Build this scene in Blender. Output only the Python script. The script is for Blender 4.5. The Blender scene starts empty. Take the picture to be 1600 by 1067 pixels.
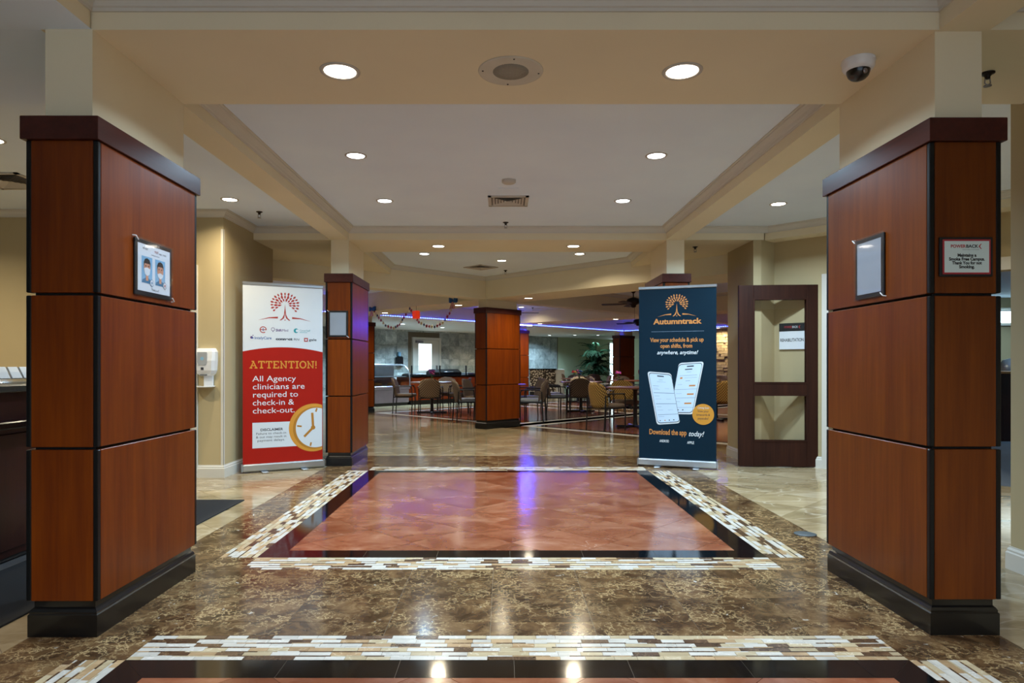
import bpy, math, random
from mathutils import Vector
random.seed(7)
C = bpy.context.scene.collection
SC = bpy.context.scene
R2 = math.sqrt(2)
PI = math.pi

# ------------------------------------------------------------------ camera
EYE = 1.15
cd = bpy.data.cameras.new('camera'); cam = bpy.data.objects.new('camera', cd); C.objects.link(cam)
cam.location = (0, 0, EYE); cam.rotation_euler = (PI / 2, 0, 0)
cd.sensor_width = 36; cd.lens = 36 * 1020 / 1600
cd.shift_x = (800 - 786) / 1600; cd.shift_y = (571 - 533.5) / 1600
cd.clip_start = .05; cd.clip_end = 200
SC.camera = cam
# ------------------------------------------------------------------ world (daylight behind the entrance glazing), exposure
w = bpy.data.worlds.new('daylight'); SC.world = w; w.use_nodes = True
bg = w.node_tree.nodes['Background']; bg.inputs[0].default_value = (.62, .80, 1, 1); bg.inputs[1].default_value = 1.9
SC.view_settings.view_transform = 'Standard'; SC.view_settings.look = 'None'
SC.view_settings.gamma = 1; SC.view_settings.use_curve_mapping = False
SC.view_settings.exposure = -0.05
P_SOFFIT, P_COFFER, P_DINING = 30, 40, 38      # watts of the three kinds of downlight
WARM, COOL, NEUT = (1, .86, .62), (.52, .78, 1), (.72, .87, 1)
try:
    SC.cycles.max_bounces = 10; SC.cycles.diffuse_bounces = 5; SC.cycles.glossy_bounces = 4
    SC.cycles.transparent_max_bounces = 12; SC.cycles.sample_clamp_indirect = 6
    SC.cycles.use_denoising = True; SC.cycles.use_adaptive_sampling = True; SC.cycles.adaptive_threshold = .035
except Exception: pass

# ------------------------------------------------------------------ material helpers
def lin(h):
    if not isinstance(h, str): return h
    h = h.lstrip('#'); o = []
    for i in (0, 2, 4):
        v = int(h[i:i + 2], 16) / 255
        o.append(v / 12.92 if v <= .04045 else ((v + .055) / 1.055) ** 2.4)
    return tuple(o)
M = {}
def base(name):
    m = bpy.data.materials.new(name); m.use_nodes = True; M[name] = m
    nt = m.node_tree; return m, nt, nt.nodes['Principled BSDF']
def node(nt, t, **kw):
    n = nt.nodes.new(t)
    for k, v in kw.items():
        if k.startswith('i_'):
            key = k[2:]; key = int(key) if key.isdigit() else key
            n.inputs[key].default_value = v
        else: setattr(n, k, v)
    return n
def ramp(nt, src, stops):
    r = nt.nodes.new('ShaderNodeValToRGB'); e = r.color_ramp.elements
    while len(e) < len(stops): e.new(.5)
    for el, (p, c) in zip(e, stops): el.position = p; el.color = (*lin(c), 1)
    nt.links.new(src, r.inputs[0]); return r.outputs[0]
def mixc(nt, fac, a, b, mode='MIX'):
    n = nt.nodes.new('ShaderNodeMix'); n.data_type = 'RGBA'; n.blend_type = mode
    for s, v in ((n.inputs[0], fac), (n.inputs[6], a), (n.inputs[7], b)):
        if hasattr(v, 'is_linked'): nt.links.new(v, s)
        elif isinstance(v, (int, float)): s.default_value = v
        else: s.default_value = (*lin(v), 1)
    return n.outputs[2]
def coords(nt, scale=(1, 1, 1), rot=(0, 0, 0), kind='Object', rnd=0):
    t = nt.nodes.new('ShaderNodeTexCoord'); mp = nt.nodes.new('ShaderNodeMapping')
    if kind == 'World':
        g = nt.nodes.new('ShaderNodeNewGeometry'); src = g.outputs['Position']
    else: src = t.outputs[kind]
    if rnd:
        oi = nt.nodes.new('ShaderNodeObjectInfo'); g2 = nt.nodes.new('ShaderNodeNewGeometry')
        a = node(nt, 'ShaderNodeMath', operation='ADD'); nt.links.new(oi.outputs['Random'], a.inputs[0]); nt.links.new(g2.outputs['Random Per Island'], a.inputs[1])
        ml = node(nt, 'ShaderNodeMath', operation='MULTIPLY'); ml.inputs[1].default_value = rnd; nt.links.new(a.outputs[0], ml.inputs[0])
        va = nt.nodes.new('ShaderNodeVectorMath'); nt.links.new(src, va.inputs[0]); nt.links.new(ml.outputs[0], va.inputs[1]); src = va.outputs[0]
    nt.links.new(src, mp.inputs[0]); mp.inputs['Scale'].default_value = scale; mp.inputs['Rotation'].default_value = rot
    return mp.outputs[0]
def bump(nt, p, h, strength=.1, dist=.01):
    b = node(nt, 'ShaderNodeBump'); b.inputs['Strength'].default_value = strength; b.inputs['Distance'].default_value = dist
    nt.links.new(h, b.inputs['Height']); nt.links.new(b.outputs[0], p.inputs['Normal'])
def plain(name, col, rough=.5, metal=0, var=.06, scale=8, emit=0, coat=0, spec=.5):
    m, nt, p = base(name); c = lin(col)
    n = node(nt, 'ShaderNodeTexNoise'); n.inputs['Scale'].default_value = scale; n.inputs['Detail'].default_value = 4
    nt.links.new(coords(nt), n.inputs['Vector'])
    lo = tuple(max(0, x * (1 - var)) for x in c); hi = tuple(min(1, x * (1 + var)) for x in c)
    col_out = ramp(nt, n.outputs[0], [(.3, lo), (.7, hi)])
    nt.links.new(col_out, p.inputs['Base Color'])
    p.inputs['Roughness'].default_value = rough; p.inputs['Metallic'].default_value = metal
    p.inputs['Coat Weight'].default_value = coat; p.inputs['Specular IOR Level'].default_value = spec
    if emit:
        p.inputs['Emission Color'].default_value = (*c, 1); p.inputs['Emission Strength'].default_value = emit
    return m
def paint(name, col, rough=.75):
    m, nt, p = base(name); c = lin(col)
    n = node(nt, 'ShaderNodeTexNoise'); n.inputs['Scale'].default_value = 1.3; n.inputs['Detail'].default_value = 3
    nt.links.new(coords(nt, kind='World'), n.inputs['Vector'])
    nt.links.new(ramp(nt, n.outputs[0], [(.3, tuple(x * .96 for x in c)), (.7, tuple(min(1, x * 1.03) for x in c))]), p.inputs['Base Color'])
    f = node(nt, 'ShaderNodeTexNoise'); f.inputs['Scale'].default_value = 160; nt.links.new(coords(nt, kind='World'), f.inputs['Vector'])
    bump(nt, p, f.outputs[0], .06, .003); p.inputs['Roughness'].default_value = rough
def wood(name, dark, light, rough=.28, axis='z', coat=.25):
    m, nt, p = base(name)
    s = {'z': (9, 9, .5), 'x': (.5, 9, 9), 'y': (9, .5, 9)}[axis]
    v = coords(nt, s, rnd=7)
    n = node(nt, 'ShaderNodeTexNoise'); n.inputs['Scale'].default_value = 5; n.inputs['Detail'].default_value = 6; n.inputs['Roughness'].default_value = .6
    nt.links.new(v, n.inputs['Vector'])
    n2 = node(nt, 'ShaderNodeTexNoise'); n2.inputs['Scale'].default_value = 1.1; nt.links.new(v, n2.inputs['Vector'])
    a = ramp(nt, n.outputs[0], [(.3, dark), (.72, light)])
    c = mixc(nt, .35, a, ramp(nt, n2.outputs[0], [(.35, dark), (.65, light)]))
    nt.links.new(c, p.inputs['Base Color']); p.inputs['Roughness'].default_value = rough; p.inputs['Coat Weight'].default_value = coat; p.inputs['Coat Roughness'].default_value = .22; p.inputs['Specular IOR Level'].default_value = .24 if coat > 0 else .2
def marble(name, cols, vein, vscale=6, vw=.03, rough=.09, stretch=(1, 1, 1), spots=None, rnd=9, tint=.0, mlo=.36, spec=.5):
    m, nt, p = base(name)
    v = coords(nt, stretch, kind='World', rnd=rnd)
    n = node(nt, 'ShaderNodeTexNoise'); n.inputs['Scale'].default_value = vscale * .6; n.inputs['Detail'].default_value = 8; n.inputs['Roughness'].default_value = .65; n.inputs['Distortion'].default_value = .6
    nt.links.new(v, n.inputs['Vector'])
    k = len(cols); body = ramp(nt, n.outputs[0], [(.30 + .4 * i / (k - 1), c) for i, c in enumerate(cols)])
    # broken vein network: cell borders of a warped Voronoi, masked by noise
    wn = node(nt, 'ShaderNodeTexNoise'); wn.inputs['Scale'].default_value = vscale * 1.3; wn.inputs['Detail'].default_value = 4; nt.links.new(v, wn.inputs['Vector'])
    wv = mixc(nt, .22, v, wn.outputs[1])
    vo = node(nt, 'ShaderNodeTexVoronoi', feature='DISTANCE_TO_EDGE'); vo.inputs['Scale'].default_value = vscale; nt.links.new(wv, vo.inputs['Vector'])
    vm = ramp(nt, vo.outputs['Distance'], [(0, '#ffffff'), (vw, '#777777'), (vw * 3, '#000000')])
    mk = node(nt, 'ShaderNodeTexNoise'); mk.inputs['Scale'].default_value = vscale * .35; mk.inputs['Detail'].default_value = 3; nt.links.new(v, mk.inputs['Vector'])
    mm = ramp(nt, mk.outputs[0], [(mlo, '#000000'), (mlo + .24, '#ffffff')])
    fac = mixc(nt, 1.0, vm, mm, 'MULTIPLY')
    c = mixc(nt, fac, body, vein)
    if spots:
        sv = node(nt, 'ShaderNodeTexNoise'); sv.inputs['Scale'].default_value = vscale * 1.1; sv.inputs['Detail'].default_value = 5; sv.inputs['Distortion'].default_value = 1.2; nt.links.new(v, sv.inputs['Vector'])
        c = mixc(nt, ramp(nt, sv.outputs[0], [(.70, '#000000'), (.74, '#ffffff')]), c, spots)
    if tint:
        oi = nt.nodes.new('ShaderNodeObjectInfo'); g2 = nt.nodes.new('ShaderNodeNewGeometry')
        a = node(nt, 'ShaderNodeMath', operation='ADD'); nt.links.new(oi.outputs['Random'], a.inputs[0]); nt.links.new(g2.outputs['Random Per Island'], a.inputs[1])
        fr = node(nt, 'ShaderNodeMath', operation='FRACT'); nt.links.new(a.outputs[0], fr.inputs[0])
        hs = node(nt, 'ShaderNodeHueSaturation'); mr = node(nt, 'ShaderNodeMapRange'); mr.inputs[3].default_value = 1 - tint; mr.inputs[4].default_value = 1 + tint
        nt.links.new(fr.outputs[0], mr.inputs[0]); nt.links.new(mr.outputs[0], hs.inputs['Value']); nt.links.new(c, hs.inputs['Color']); c = hs.outputs[0]
    nt.links.new(c, p.inputs['Base Color']); p.inputs['Specular IOR Level'].default_value = spec
    rn = node(nt, 'ShaderNodeMapRange'); rn.inputs[3].default_value = rough * .8; rn.inputs[4].default_value = rough * 1.5
    nt.links.new(n.outputs[0], rn.inputs[0]); nt.links.new(rn.outputs[0], p.inputs['Roughness'])
def glass(name, tint=(1, 1, 1), rough=.02, base_t=.06, gl=1.0):
    m, nt, p = base(name); nt.nodes.remove(p)
    t = node(nt, 'ShaderNodeBsdfTransparent'); t.inputs[0].default_value = (*tint, 1)
    g = node(nt, 'ShaderNodeBsdfGlossy'); g.inputs['Roughness'].default_value = rough
    lw = node(nt, 'ShaderNodeLayerWeight'); lw.inputs[0].default_value = .5
    pw = node(nt, 'ShaderNodeMath', operation='POWER'); pw.inputs[1].default_value = 4; nt.links.new(lw.outputs['Facing'], pw.inputs[0])
    ad = node(nt, 'ShaderNodeMath', operation='MULTIPLY_ADD', use_clamp=True); ad.inputs[1].default_value = .7; ad.inputs[2].default_value = base_t * .5; nt.links.new(pw.outputs[0], ad.inputs[0])
    mx = node(nt, 'ShaderNodeMixShader'); nt.links.new(ad.outputs[0], mx.inputs[0]); nt.links.new(t.outputs[0], mx.inputs[1]); nt.links.new(g.outputs[0], mx.inputs[2])
    nt.links.new(mx.outputs[0], nt.nodes['Material Output'].inputs[0])
def fabric(name, dark, light, scale=24, rough=.85):
    m, nt, p = base(name)
    tc = nt.nodes.new('ShaderNodeTexCoord'); sx = nt.nodes.new('ShaderNodeSeparateXYZ'); nt.links.new(tc.outputs['Object'], sx.inputs[0])
    def op(o, a, b=None):
        n = node(nt, 'ShaderNodeMath', operation=o)
        for s, v in zip(n.inputs, (a, b)):
            if v is None: continue
            if isinstance(v, (int, float)): s.default_value = v
            else: nt.links.new(v, s)
        return n.outputs[0]
    yz = op('ADD', sx.outputs[2], sx.outputs[1])
    a = op('ADD', op('MULTIPLY', sx.outputs[0], scale * 1.5), op('MULTIPLY', yz, scale))
    b = op('SUBTRACT', op('MULTIPLY', sx.outputs[0], scale * 1.5), op('MULTIPLY', yz, scale))
    pa = op('PINGPONG', a, .5); pb = op('PINGPONG', b, .5)
    f = op('MULTIPLY', op('MAXIMUM', pa, pb), 2.0)
    nt.links.new(ramp(nt, f, [(.45, light), (.85, dark)]), p.inputs['Base Color']); p.inputs['Roughness'].default_value = rough
def emis(name, col, s):
    m, nt, p = base(name); c = (*lin(col), 1); p.inputs['Base Color'].default_value = c
    p.inputs['Emission Color'].default_value = c; p.inputs['Emission Strength'].default_value = s; p.inputs['Roughness'].default_value = .4

paint('tan_paint', '#e2d7b9'); paint('wall_tan', '#b2a27c'); paint('ceiling_white', '#dfedff'); paint('trim_white', '#cbc8be', .5)
paint('green_wall', '#bcc4a4'); paint('grey_white', '#cfccc6')
wood('cherry', '#5a2203', '#7a3802', .36, coat=.06); wood('cap_wood', '#331410', '#4c211a', axis='x'); wood('cap_wood_y', '#331410', '#4c211a', .35, axis='y', coat=.1)
wood('cherry_daylit', '#542406', '#70380a', .36, coat=.06)  # same cherry for the right column, bluish daylight put into its colour
wood('door_wood', '#24100a', '#3a1d12', .5, coat=0); wood('desk_wood', '#26100b', '#3a1a12', .3)
wood('counter_wood', '#80300f', '#a8481a', .35, axis='x'); wood('table_wood', '#5b3420', '#85543a', .3, axis='x'); wood('pine', '#9a6a38', '#c08c50', .4, axis='x')
plain('black_strip', '#050709', .38, spec=.35); plain('black_base', '#07090b', .28, coat=.3); plain('black_core', '#060606', .8)
plain('black_metal', '#0b0b0c', .35); plain('bronze', '#17120f', .4, .3)
marble('emperador', ['#2a1c10', '#463220', '#624a30', '#7c6344'], '#b39a70', 13, .045, .13, spots='#b4b0a6', tint=.12, spec=.22)
marble('red_marble', ['#683620', '#7c452d', '#8c583e', '#9a6c54'], '#b89f8f', 3.4, .004, .13, stretch=(1.2, 1.8, 1), tint=.13, mlo=.52, spec=.38)
marble('travertine', ['#7d6c50', '#958363', '#a69576', '#b5a78c'], '#c4b8a0', 2.2, .02, .11, stretch=(1, 2.2, 1), tint=.13)
marble('black_granite', ['#050506', '#08080a', '#0c0c0f'], '#1a1a1d', 20, .02, .075, tint=.1)
plain('dark_stone', '#2a2d25', .35, var=.3, scale=40); plain('grout', '#6d604d', .8); plain('grey_grout', '#5c5a58', .7)
marble('mos_white', ['#b0aca2', '#c0bcb2', '#cac7be'], '#dad7d0', 8, .02, .2, spec=.25, tint=.06)
marble('mos_cream', ['#a09070', '#b2a282', '#bfb092'], '#cfc4ac', 8, .02, .2, spec=.25, tint=.1)
marble('mos_beige', ['#94795a', '#a88c68', '#b79c78'], '#c9b494', 8, .02, .2, spec=.25, tint=.12)
marble('mos_brown', ['#38271b', '#4d3827', '#644b36'], '#8d7354', 14, .03, .2, spec=.25, tint=.15)
marble('stone_tile', ['#727a79', '#959e9c', '#b0b8b6', '#c6cbc8'], '#d8dcd8', 5, .02, .45, tint=.25)
marble('ledge_stone', ['#8a7550', '#a8926a', '#c2ae86'], '#d4c4a0', 6, .03, .7, tint=.3)
m, nt, p = base('pebble'); vo = node(nt, 'ShaderNodeTexVoronoi'); vo.inputs['Scale'].default_value = 17; nt.links.new(coords(nt), vo.inputs['Vector'])
nt.links.new(ramp(nt, vo.outputs['Distance'], [(.28, '#d8d0c4'), (.42, '#8a7866'), (.6, '#2a2019')]), p.inputs['Base Color']); p.inputs['Roughness'].default_value = .5
plain('carpet_blue', '#4c5560', .95, var=.2, scale=120); plain('mat_black', '#0c0e12', .95, var=.3, scale=200)
plain('alu', '#b9bec3', .3, .9); plain('steel', '#8f8f93', .35, .8); plain('case_panel', '#8d8799', .4, .2)
plain('white_plastic', '#dcdfe2', .35); plain('speaker_white', '#c6c1b2', .6); plain('vent_white', '#bdb8b0', .6); plain('vent_dark', '#77736d', .8)
plain('paper', '#d8dcdf', .6, var=.02); plain('paper_grey', '#9aa0a6', .5, var=.03); plain('plate_grey', '#3e474b', .45)
plain('banner_white', '#c9d0d6', .55, var=.01); plain('banner_red', '#9c1403', .6, var=.03, spec=.2); plain('banner_navy', '#03202f', .6, var=.04, spec=.15)
plain('print_gold', '#c98a2a', .5, var=.02); plain('print_amber', '#a8701a', .5); plain('print_white', '#d2d7da', .5, var=.01); plain('print_red', '#9c2312', .5, var=.02)
plain('print_dark', '#2a2f38', .5); plain('print_orange', '#c8813c', .5, var=.02); plain('print_blue', '#3c5f9a', .5); plain('print_teal', '#1d8a94', .5); plain('print_purple', '#54306e', .5)
plain('print_ltblue', '#7fb0cf', .5); plain('print_midblue', '#2a6f96', .5); plain('skin_print', '#c98f72', .5); plain('hair_print', '#2b2624', .5); plain('print_black', '#0c0d0f', .5); plain('screen_white', '#c6daee', .4, var=.01); plain('screen_grey', '#7f93a8', .5)
plain('sign_mint', '#cfe2e0', .4, var=.01); plain('sign_red', '#a8303a', .4)
fabric('fab_taupe', '#3a2c22', '#9a8468', 15); fabric('fab_gold', '#4a3414', '#a88642', 15); fabric('fab_dark', '#241a16', '#7a6552', 15); fabric('fab_grey', '#55493f', '#7d7064', 18); fabric('fab_pale', '#8a7c66', '#d3c8b2', 15)
plain('seat_taupe', '#6a5a4a', .8, var=.2, scale=60); plain('seat_blue', '#7d8894', .7, var=.15, scale=60)
glass('glass'); glass('case_glass', (.93, .97, .98), .03, .10); glass('acrylic', (.97, .98, 1), .05, .07)
plain('palm_green', '#16301a', .8, var=.35, scale=20, spec=.15); plain('leaf_green', '#3f6a22', .5, var=.3); plain('bark', '#5a4630', .8); plain('terracotta', '#6b4a36', .7)
plain('flower_purple', '#7a2f8e', .6); plain('flower_pink', '#c04a90', .6); plain('flower_orange', '#d0641e', .6); plain('flower_red', '#b81f22', .6); plain('flower_blue', '#2a6fc0', .6); plain('flower_yellow', '#d3b02a', .6)
plain('bow_blue', '#1c4f8c', .6); plain('star_red', '#a3141c', .5); plain('star_navy', '#1a1f52', .5); plain('star_cream', '#d8c89a', .5); plain('lantern_red', '#e8380e', .5, emit=.5); plain('stripe_pink', '#c98d84', .6)
plain('red_gloss', '#a01414', .3); plain('curtain', '#c4cfd8', .8); plain('machine', '#b9c6d2', .3, .4)
emis('lens_cool', (.86, .95, 1), 14); emis('lens_warm', (1, .9, .74), 14); emis('led_blue', (.035, .06, 1.0), 70); emis('led_bright', (.03, .05, 1.0), 2500); emis('window_glow', (.78, .95, 1), 3.0); emis('window_bright', (.7, .95, 1), 4.0); emis('bulb_small', (1, .9, .75), 8)

# ------------------------------------------------------------------ mesh helpers
class MB:
    def __init__(s): s.v = []; s.f = []; s.mi = []; s.sm = []
    def add(s, vs, fs, mi=0, smooth=False):
        o = len(s.v); s.v += [tuple(x) for x in vs]
        for f in fs: s.f.append([o + i for i in f]); s.mi.append(mi); s.sm.append(smooth)
        return s
    def box(s, x0, x1, y0, y1, z0, z1, mi=0):
        return s.add([(x0,y0,z0),(x1,y0,z0),(x1,y1,z0),(x0,y1,z0),(x0,y0,z1),(x1,y0,z1),(x1,y1,z1),(x0,y1,z1)],
                     [(3,2,1,0),(4,5,6,7),(0,1,5,4),(1,2,6,5),(2,3,7,6),(3,0,4,7)], mi)
    def bbox(s, x0, x1, y0, y1, z0, z1, b=.004, mi=0):      # box with chamfered vertical and horizontal edges
        pl = [(x0+b,y0),(x1-b,y0),(x1,y0+b),(x1,y1-b),(x1-b,y1),(x0+b,y1),(x0,y1-b),(x0,y0+b)]
        cx, cy = (x0+x1)/2, (y0+y1)/2
        def ins(p): return (p[0] - math.copysign(min(b, abs(p[0]-cx)), p[0]-cx), p[1] - math.copysign(min(b, abs(p[1]-cy)), p[1]-cy))
        rows = [[(*ins(p), z0) for p in pl], [(*p, z0+b) for p in pl], [(*p, z1-b) for p in pl], [(*ins(p), z1) for p in pl]]
        return s.loft(rows, mi=mi, smooth=False)
    def prism(s, poly, z0, z1, mi=0):
        n = len(poly)
        return s.add([(x, y, z0) for x, y in poly] + [(x, y, z1) for x, y in poly],
                     [tuple(range(n - 1, -1, -1)), tuple(range(n, 2 * n))] + [(i, (i+1) % n, n + (i+1) % n, n + i) for i in range(n)], mi)
    def loft(s, rows, closed=True, caps=True, mi=0, smooth=True):
        n = len(rows[0]); vs = [p for r in rows for p in r]; fs = []
        for a in range(len(rows) - 1):
            for i in range(n if closed else n - 1):
                j = (i + 1) % n; fs.append((a*n+i, a*n+j, (a+1)*n+j, (a+1)*n+i))
        s.add(vs, fs, mi, smooth)
        if caps: 
            s.add(rows[0], [tuple(range(n - 1, -1, -1))], mi); s.add(rows[-1], [tuple(range(n))], mi)
        return s
    def lathe(s, prof, n=24, c=(0, 0, 0), mi=0, smooth=True):  # prof: (r, z)
        rows = [[(c[0] + r * math.cos(2*PI*i/n), c[1] + r * math.sin(2*PI*i/n), c[2] + z) for i in range(n)] for r, z in prof]
        return s.loft(rows, mi=mi, smooth=smooth, caps=True)
    def tube(s, pts, r, n=8, mi=0, smooth=True):
        pts = [Vector(p) for p in pts]; rows = []
        for i, p in enumerate(pts):
            d = (pts[min(i+1, len(pts)-1)] - pts[max(i-1, 0)]).normalized()
            up = Vector((0, 0, 1)) if abs(d.z) < .9 else Vector((1, 0, 0))
            a = d.cross(up).normalized(); b = a.cross(d)
            rr = r[i] if isinstance(r, (list, tuple)) else r
            rows.append([tuple(p + a * rr * math.cos(2*PI*k/n) + b * rr * math.sin(2*PI*k/n)) for k in range(n)])
        return s.loft(rows, mi=mi, smooth=smooth)
    def flat(s, poly, y, mi=0):        # polygon in the XZ plane facing -Y
        return s.add([(x, y, z) for x, z in poly], [tuple(range(len(poly)))], mi)
    def build(s, name, mats, parent=None, loc=None, rot=None):
        me = bpy.data.meshes.new(name); me.from_pydata(s.v, [], s.f)
        for m in (mats if isinstance(mats, (list, tuple)) else [mats]): me.materials.append(M[m])
        me.polygons.foreach_set('material_index', s.mi); me.polygons.foreach_set('use_smooth', s.sm); me.update()
        o = bpy.data.objects.new(name, me); C.objects.link(o)
        if parent: o.parent = parent
        if loc: o.location = loc
        if rot: o.rotation_euler = rot
        return o
def tag(o, label=None, cat=None, group=None, kind=None):
    if label: o['label'] = label
    if cat: o['category'] = cat
    if group: o['group'] = group
    if kind: o['kind'] = kind
    return o
def thing(name, label, cat, loc=(0, 0, 0), rz=0, group=None):
    o = bpy.data.objects.new(name, None); C.objects.link(o); o.empty_display_size = .1
    o.location = loc; o.rotation_euler = (0, 0, rz); return tag(o, label, cat, group)
def copy_tree(o, parent=None):
    c = o.copy(); C.objects.link(c)
    if parent: c.parent = parent
    for ch in list(o.children): copy_tree(ch, c)
    return c
def struct(o, label=None): o['kind'] = 'structure'; 
def S(mb, name, mat, parent=None, **k):
    o = mb.build(name, mat, parent, **k)
    if parent is None: o['kind'] = 'structure'
    return o
def uv(u, v): return ((u - v) / R2, (u + v) / R2)
def uvrect(u0, u1, v0, v1): return [uv(u0, v0), uv(u1, v0), uv(u1, v1), uv(u0, v1)]
def circ(cx, cz, r, n=40, sx=1): return [(cx + sx * r * math.cos(2*PI*i/n), cz + r * math.sin(2*PI*i/n)) for i in range(n)]
def clip(poly, x0, x1, y0, y1):
    def cut(p, ax, val, keep_less):
        o = []
        for i in range(len(p)):
            a, b = p[i], p[(i+1) % len(p)]
            ia = (a[ax] <= val) if keep_less else (a[ax] >= val); ib = (b[ax] <= val) if keep_less else (b[ax] >= val)
            if ia: o.append(a)
            if ia != ib:
                t = (val - a[ax]) / (b[ax] - a[ax]); o.append((a[0] + t*(b[0]-a[0]), a[1] + t*(b[1]-a[1])))
        return o
    for ax, val, less in ((0, x0, 0), (0, x1, 1), (1, y0, 0), (1, y1, 1)):
        if len(poly) < 3: return []
        poly = cut(poly, ax, val, less)
    return poly
def area(p): return abs(sum(p[i][0]*p[(i+1) % len(p)][1] - p[(i+1) % len(p)][0]*p[i][1] for i in range(len(p)))) / 2
FIT = []
def text(body, parent, x, z, y, mat, width=None, h=.05, align='LEFT', bold=0, shear=0, name='lettering'):
    cu = bpy.data.curves.new(name, 'FONT'); cu.body = body; cu.size = h / .69; cu.align_x = align; cu.align_y = 'CENTER'
    cu.offset = bold; cu.shear = shear; cu.resolution_u = 3; cu.materials.append(M[mat])
    o = bpy.data.objects.new(name, cu); C.objects.link(o); o.parent = parent
    o.location = (x, y, z); o.rotation_euler = (PI / 2, 0, 0)
    if width: FIT.append((o, width))
    return o

# ================================================================== FLOOR
fl = S(MB().box(-14, 15, -4.5, 34, -.12, -.002), 'floor', 'grout'); tag(fl, 'polished stone floor of travertine with marble rugs and mosaic borders')
XI0, XI1, XB0, XB1, XM0, XM1, XO0, XO1 = -1.33, 1.44, -1.475, 1.585, -1.70, 1.81, -2.005, 2.115
tiles = []   # (name, mat, poly, ztop)
def grid_tiles(rect, sx, sy, name, mat, ang=0, gap=.0012, off=(0, 0), ztop=0.0):
    x0, x1, y0, y1 = rect; cx, cy = (x0 + x1) / 2 + off[0], (y0 + y1) / 2 + off[1]
    n = int(max(x1 - x0, y1 - y0) / min(sx, sy)) + 3; ca, sa = math.cos(ang), math.sin(ang)
    for i in range(-n, n + 1):
        for j in range(-n, n + 1):
            a, b, c, d = i*sx + gap, (i+1)*sx - gap, j*sy + gap, (j+1)*sy - gap
            p = [(cx + ca*x - sa*y, cy + sa*x + ca*y) for x, y in ((a, c), (b, c), (b, d), (a, d))]
            p = clip(p, x0 + gap, x1 - gap, y0 + gap, y1 - gap)
            if len(p) > 2 and area(p) > .002: tiles.append((name, mat, p, ztop))
Q = PI / 4
grid_tiles((-5.4, XO0, 1.6, 8.32), .46, .46, 'travertine_tile', 'travertine', Q)
grid_tiles((XO1, 5.8, 1.6, 8.32), .46, .46, 'travertine_tile', 'travertine', Q, off=(.1, 0))
grid_tiles((-4.0, 4.6, 8.32, 13.2), .46, .46, 'travertine_tile', 'travertine', Q)
for (ya, yb) in ((4.06, 7.02), (.6, 2.404)): grid_tiles((XI0, XI1, ya, yb), .46, .46, 'red_marble_tile', 'red_marble', Q)
# emperador slabs
for rect in ((XO0, XO1, 7.40, 8.32), (XO0, XO1, 2.78, 3.68)): grid_tiles(rect, .455, .3035, 'brown_marble_slab', 'emperador', off=(-.11, .0))
for xa, xb in ((XO0, XM0), (XM1, XO1)):
    grid_tiles((xa, xb, 3.68, 7.40), .305, .455, 'brown_marble_slab', 'emperador', off=(.152, 0)); grid_tiles((xa, xb, .6, 2.78), .305, .455, 'brown_marble_slab', 'emperador', off=(.152, .2))
for xa, xb in ((XM0, XB0), (XB1, XM1)):
    for ya, yb in ((3.68, 3.91), (7.15, 7.40), (2.55, 2.78)): grid_tiles((xa, xb, ya, yb), .5, .5, 'brown_marble_slab', 'emperador', off=(-.25, -.25))
# black granite bands with mitred corners
def band(xi0, xi1, xo0, xo1, yi0, yi1, yo0, yo1, step=.4425):
    def quad(*p): tiles.append(('black_granite_tile', 'black_granite', list(p), 0.0))
    g = .001
    xs = [xo0 + .19 + step * k for k in range(7)]; xs = [x for x in xs if xi0 + .05 < x < xi1 - .05]
    e = [None] + xs + [None]
    for lo, (yo, yi) in ((0, (yo0, yi0)), (1, (yo1, yi1))):
        for a, b in zip(e[:-1], e[1:]):
            A0 = (xo0 if a is None else a) + g; A1 = (xi0 if a is None else a) + g; B0 = (xo1 if b is None else b) - g; B1 = (xi1 if b is None else b) - g
            p = [(A0, yo), (B0, yo), (B1, yi), (A1, yi)]; quad(*(p if lo == 0 else p[::-1]))
    ys = [yo0 + .275 + step * k for k in range(9)]; ys = [y for y in ys if yi0 + .05 < y < yi1 - .05]; e = [None] + ys + [None]
    for lo, (xo, xi) in ((0, (xo0, xi0)), (1, (xo1, xi1))):
        for a, b in zip(e[:-1], e[1:]):
            A0 = (yo0 if a is None else a) + g; A1 = (yi0 if a is None else a) + g; B0 = (yo1 if b is None else b) - g; B1 = (yi1 if b is None else b) - g
            p = [(xo, A0), (xi, A1), (xi, B1), (xo, B0)]; quad(*(p if lo == 0 else p[::-1]))
band(XI0, XI1, XB0, XB1, 4.06, 7.02, 3.91, 7.15)
band(XI0, XI1, XB0, XB1, .6, 2.404, .455, 2.55)
def ppx(p):   # rough pixel area of a floor polygon, to keep the largest ones as objects of their own
    q = [(1020*x/y, 1173/y) for x, y in p if y > .3]
    return area(q) if len(q) == len(p) and max(y for _, y in q) < 620 else (area(q) * .2 if len(q) > 2 else 0)
def emit_tiles(lst, limit=300, depth=.012):
    by = {}
    for t in lst: by.setdefault(t[0], []).append(t)
    for nm, ts in by.items():
        ts.sort(key=lambda t: -ppx(t[2])); rest = {}
        for k, (n, mat, p, z) in enumerate(ts):
            if k < limit:
                cx = sum(a for a, _ in p) / len(p); cy = sum(b for _, b in p) / len(p)
                MB().prism([(x - cx, y - cy) for x, y in p], -depth, 0).build(n, mat, fl, loc=(cx, cy, z))
            else: rest.setdefault(mat, MB()).prism(p, z - depth, z)
        for mat, mb in rest.items(): tag(mb.build(nm + '_field', mat, fl), kind='stuff')
emit_tiles(tiles)
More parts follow.
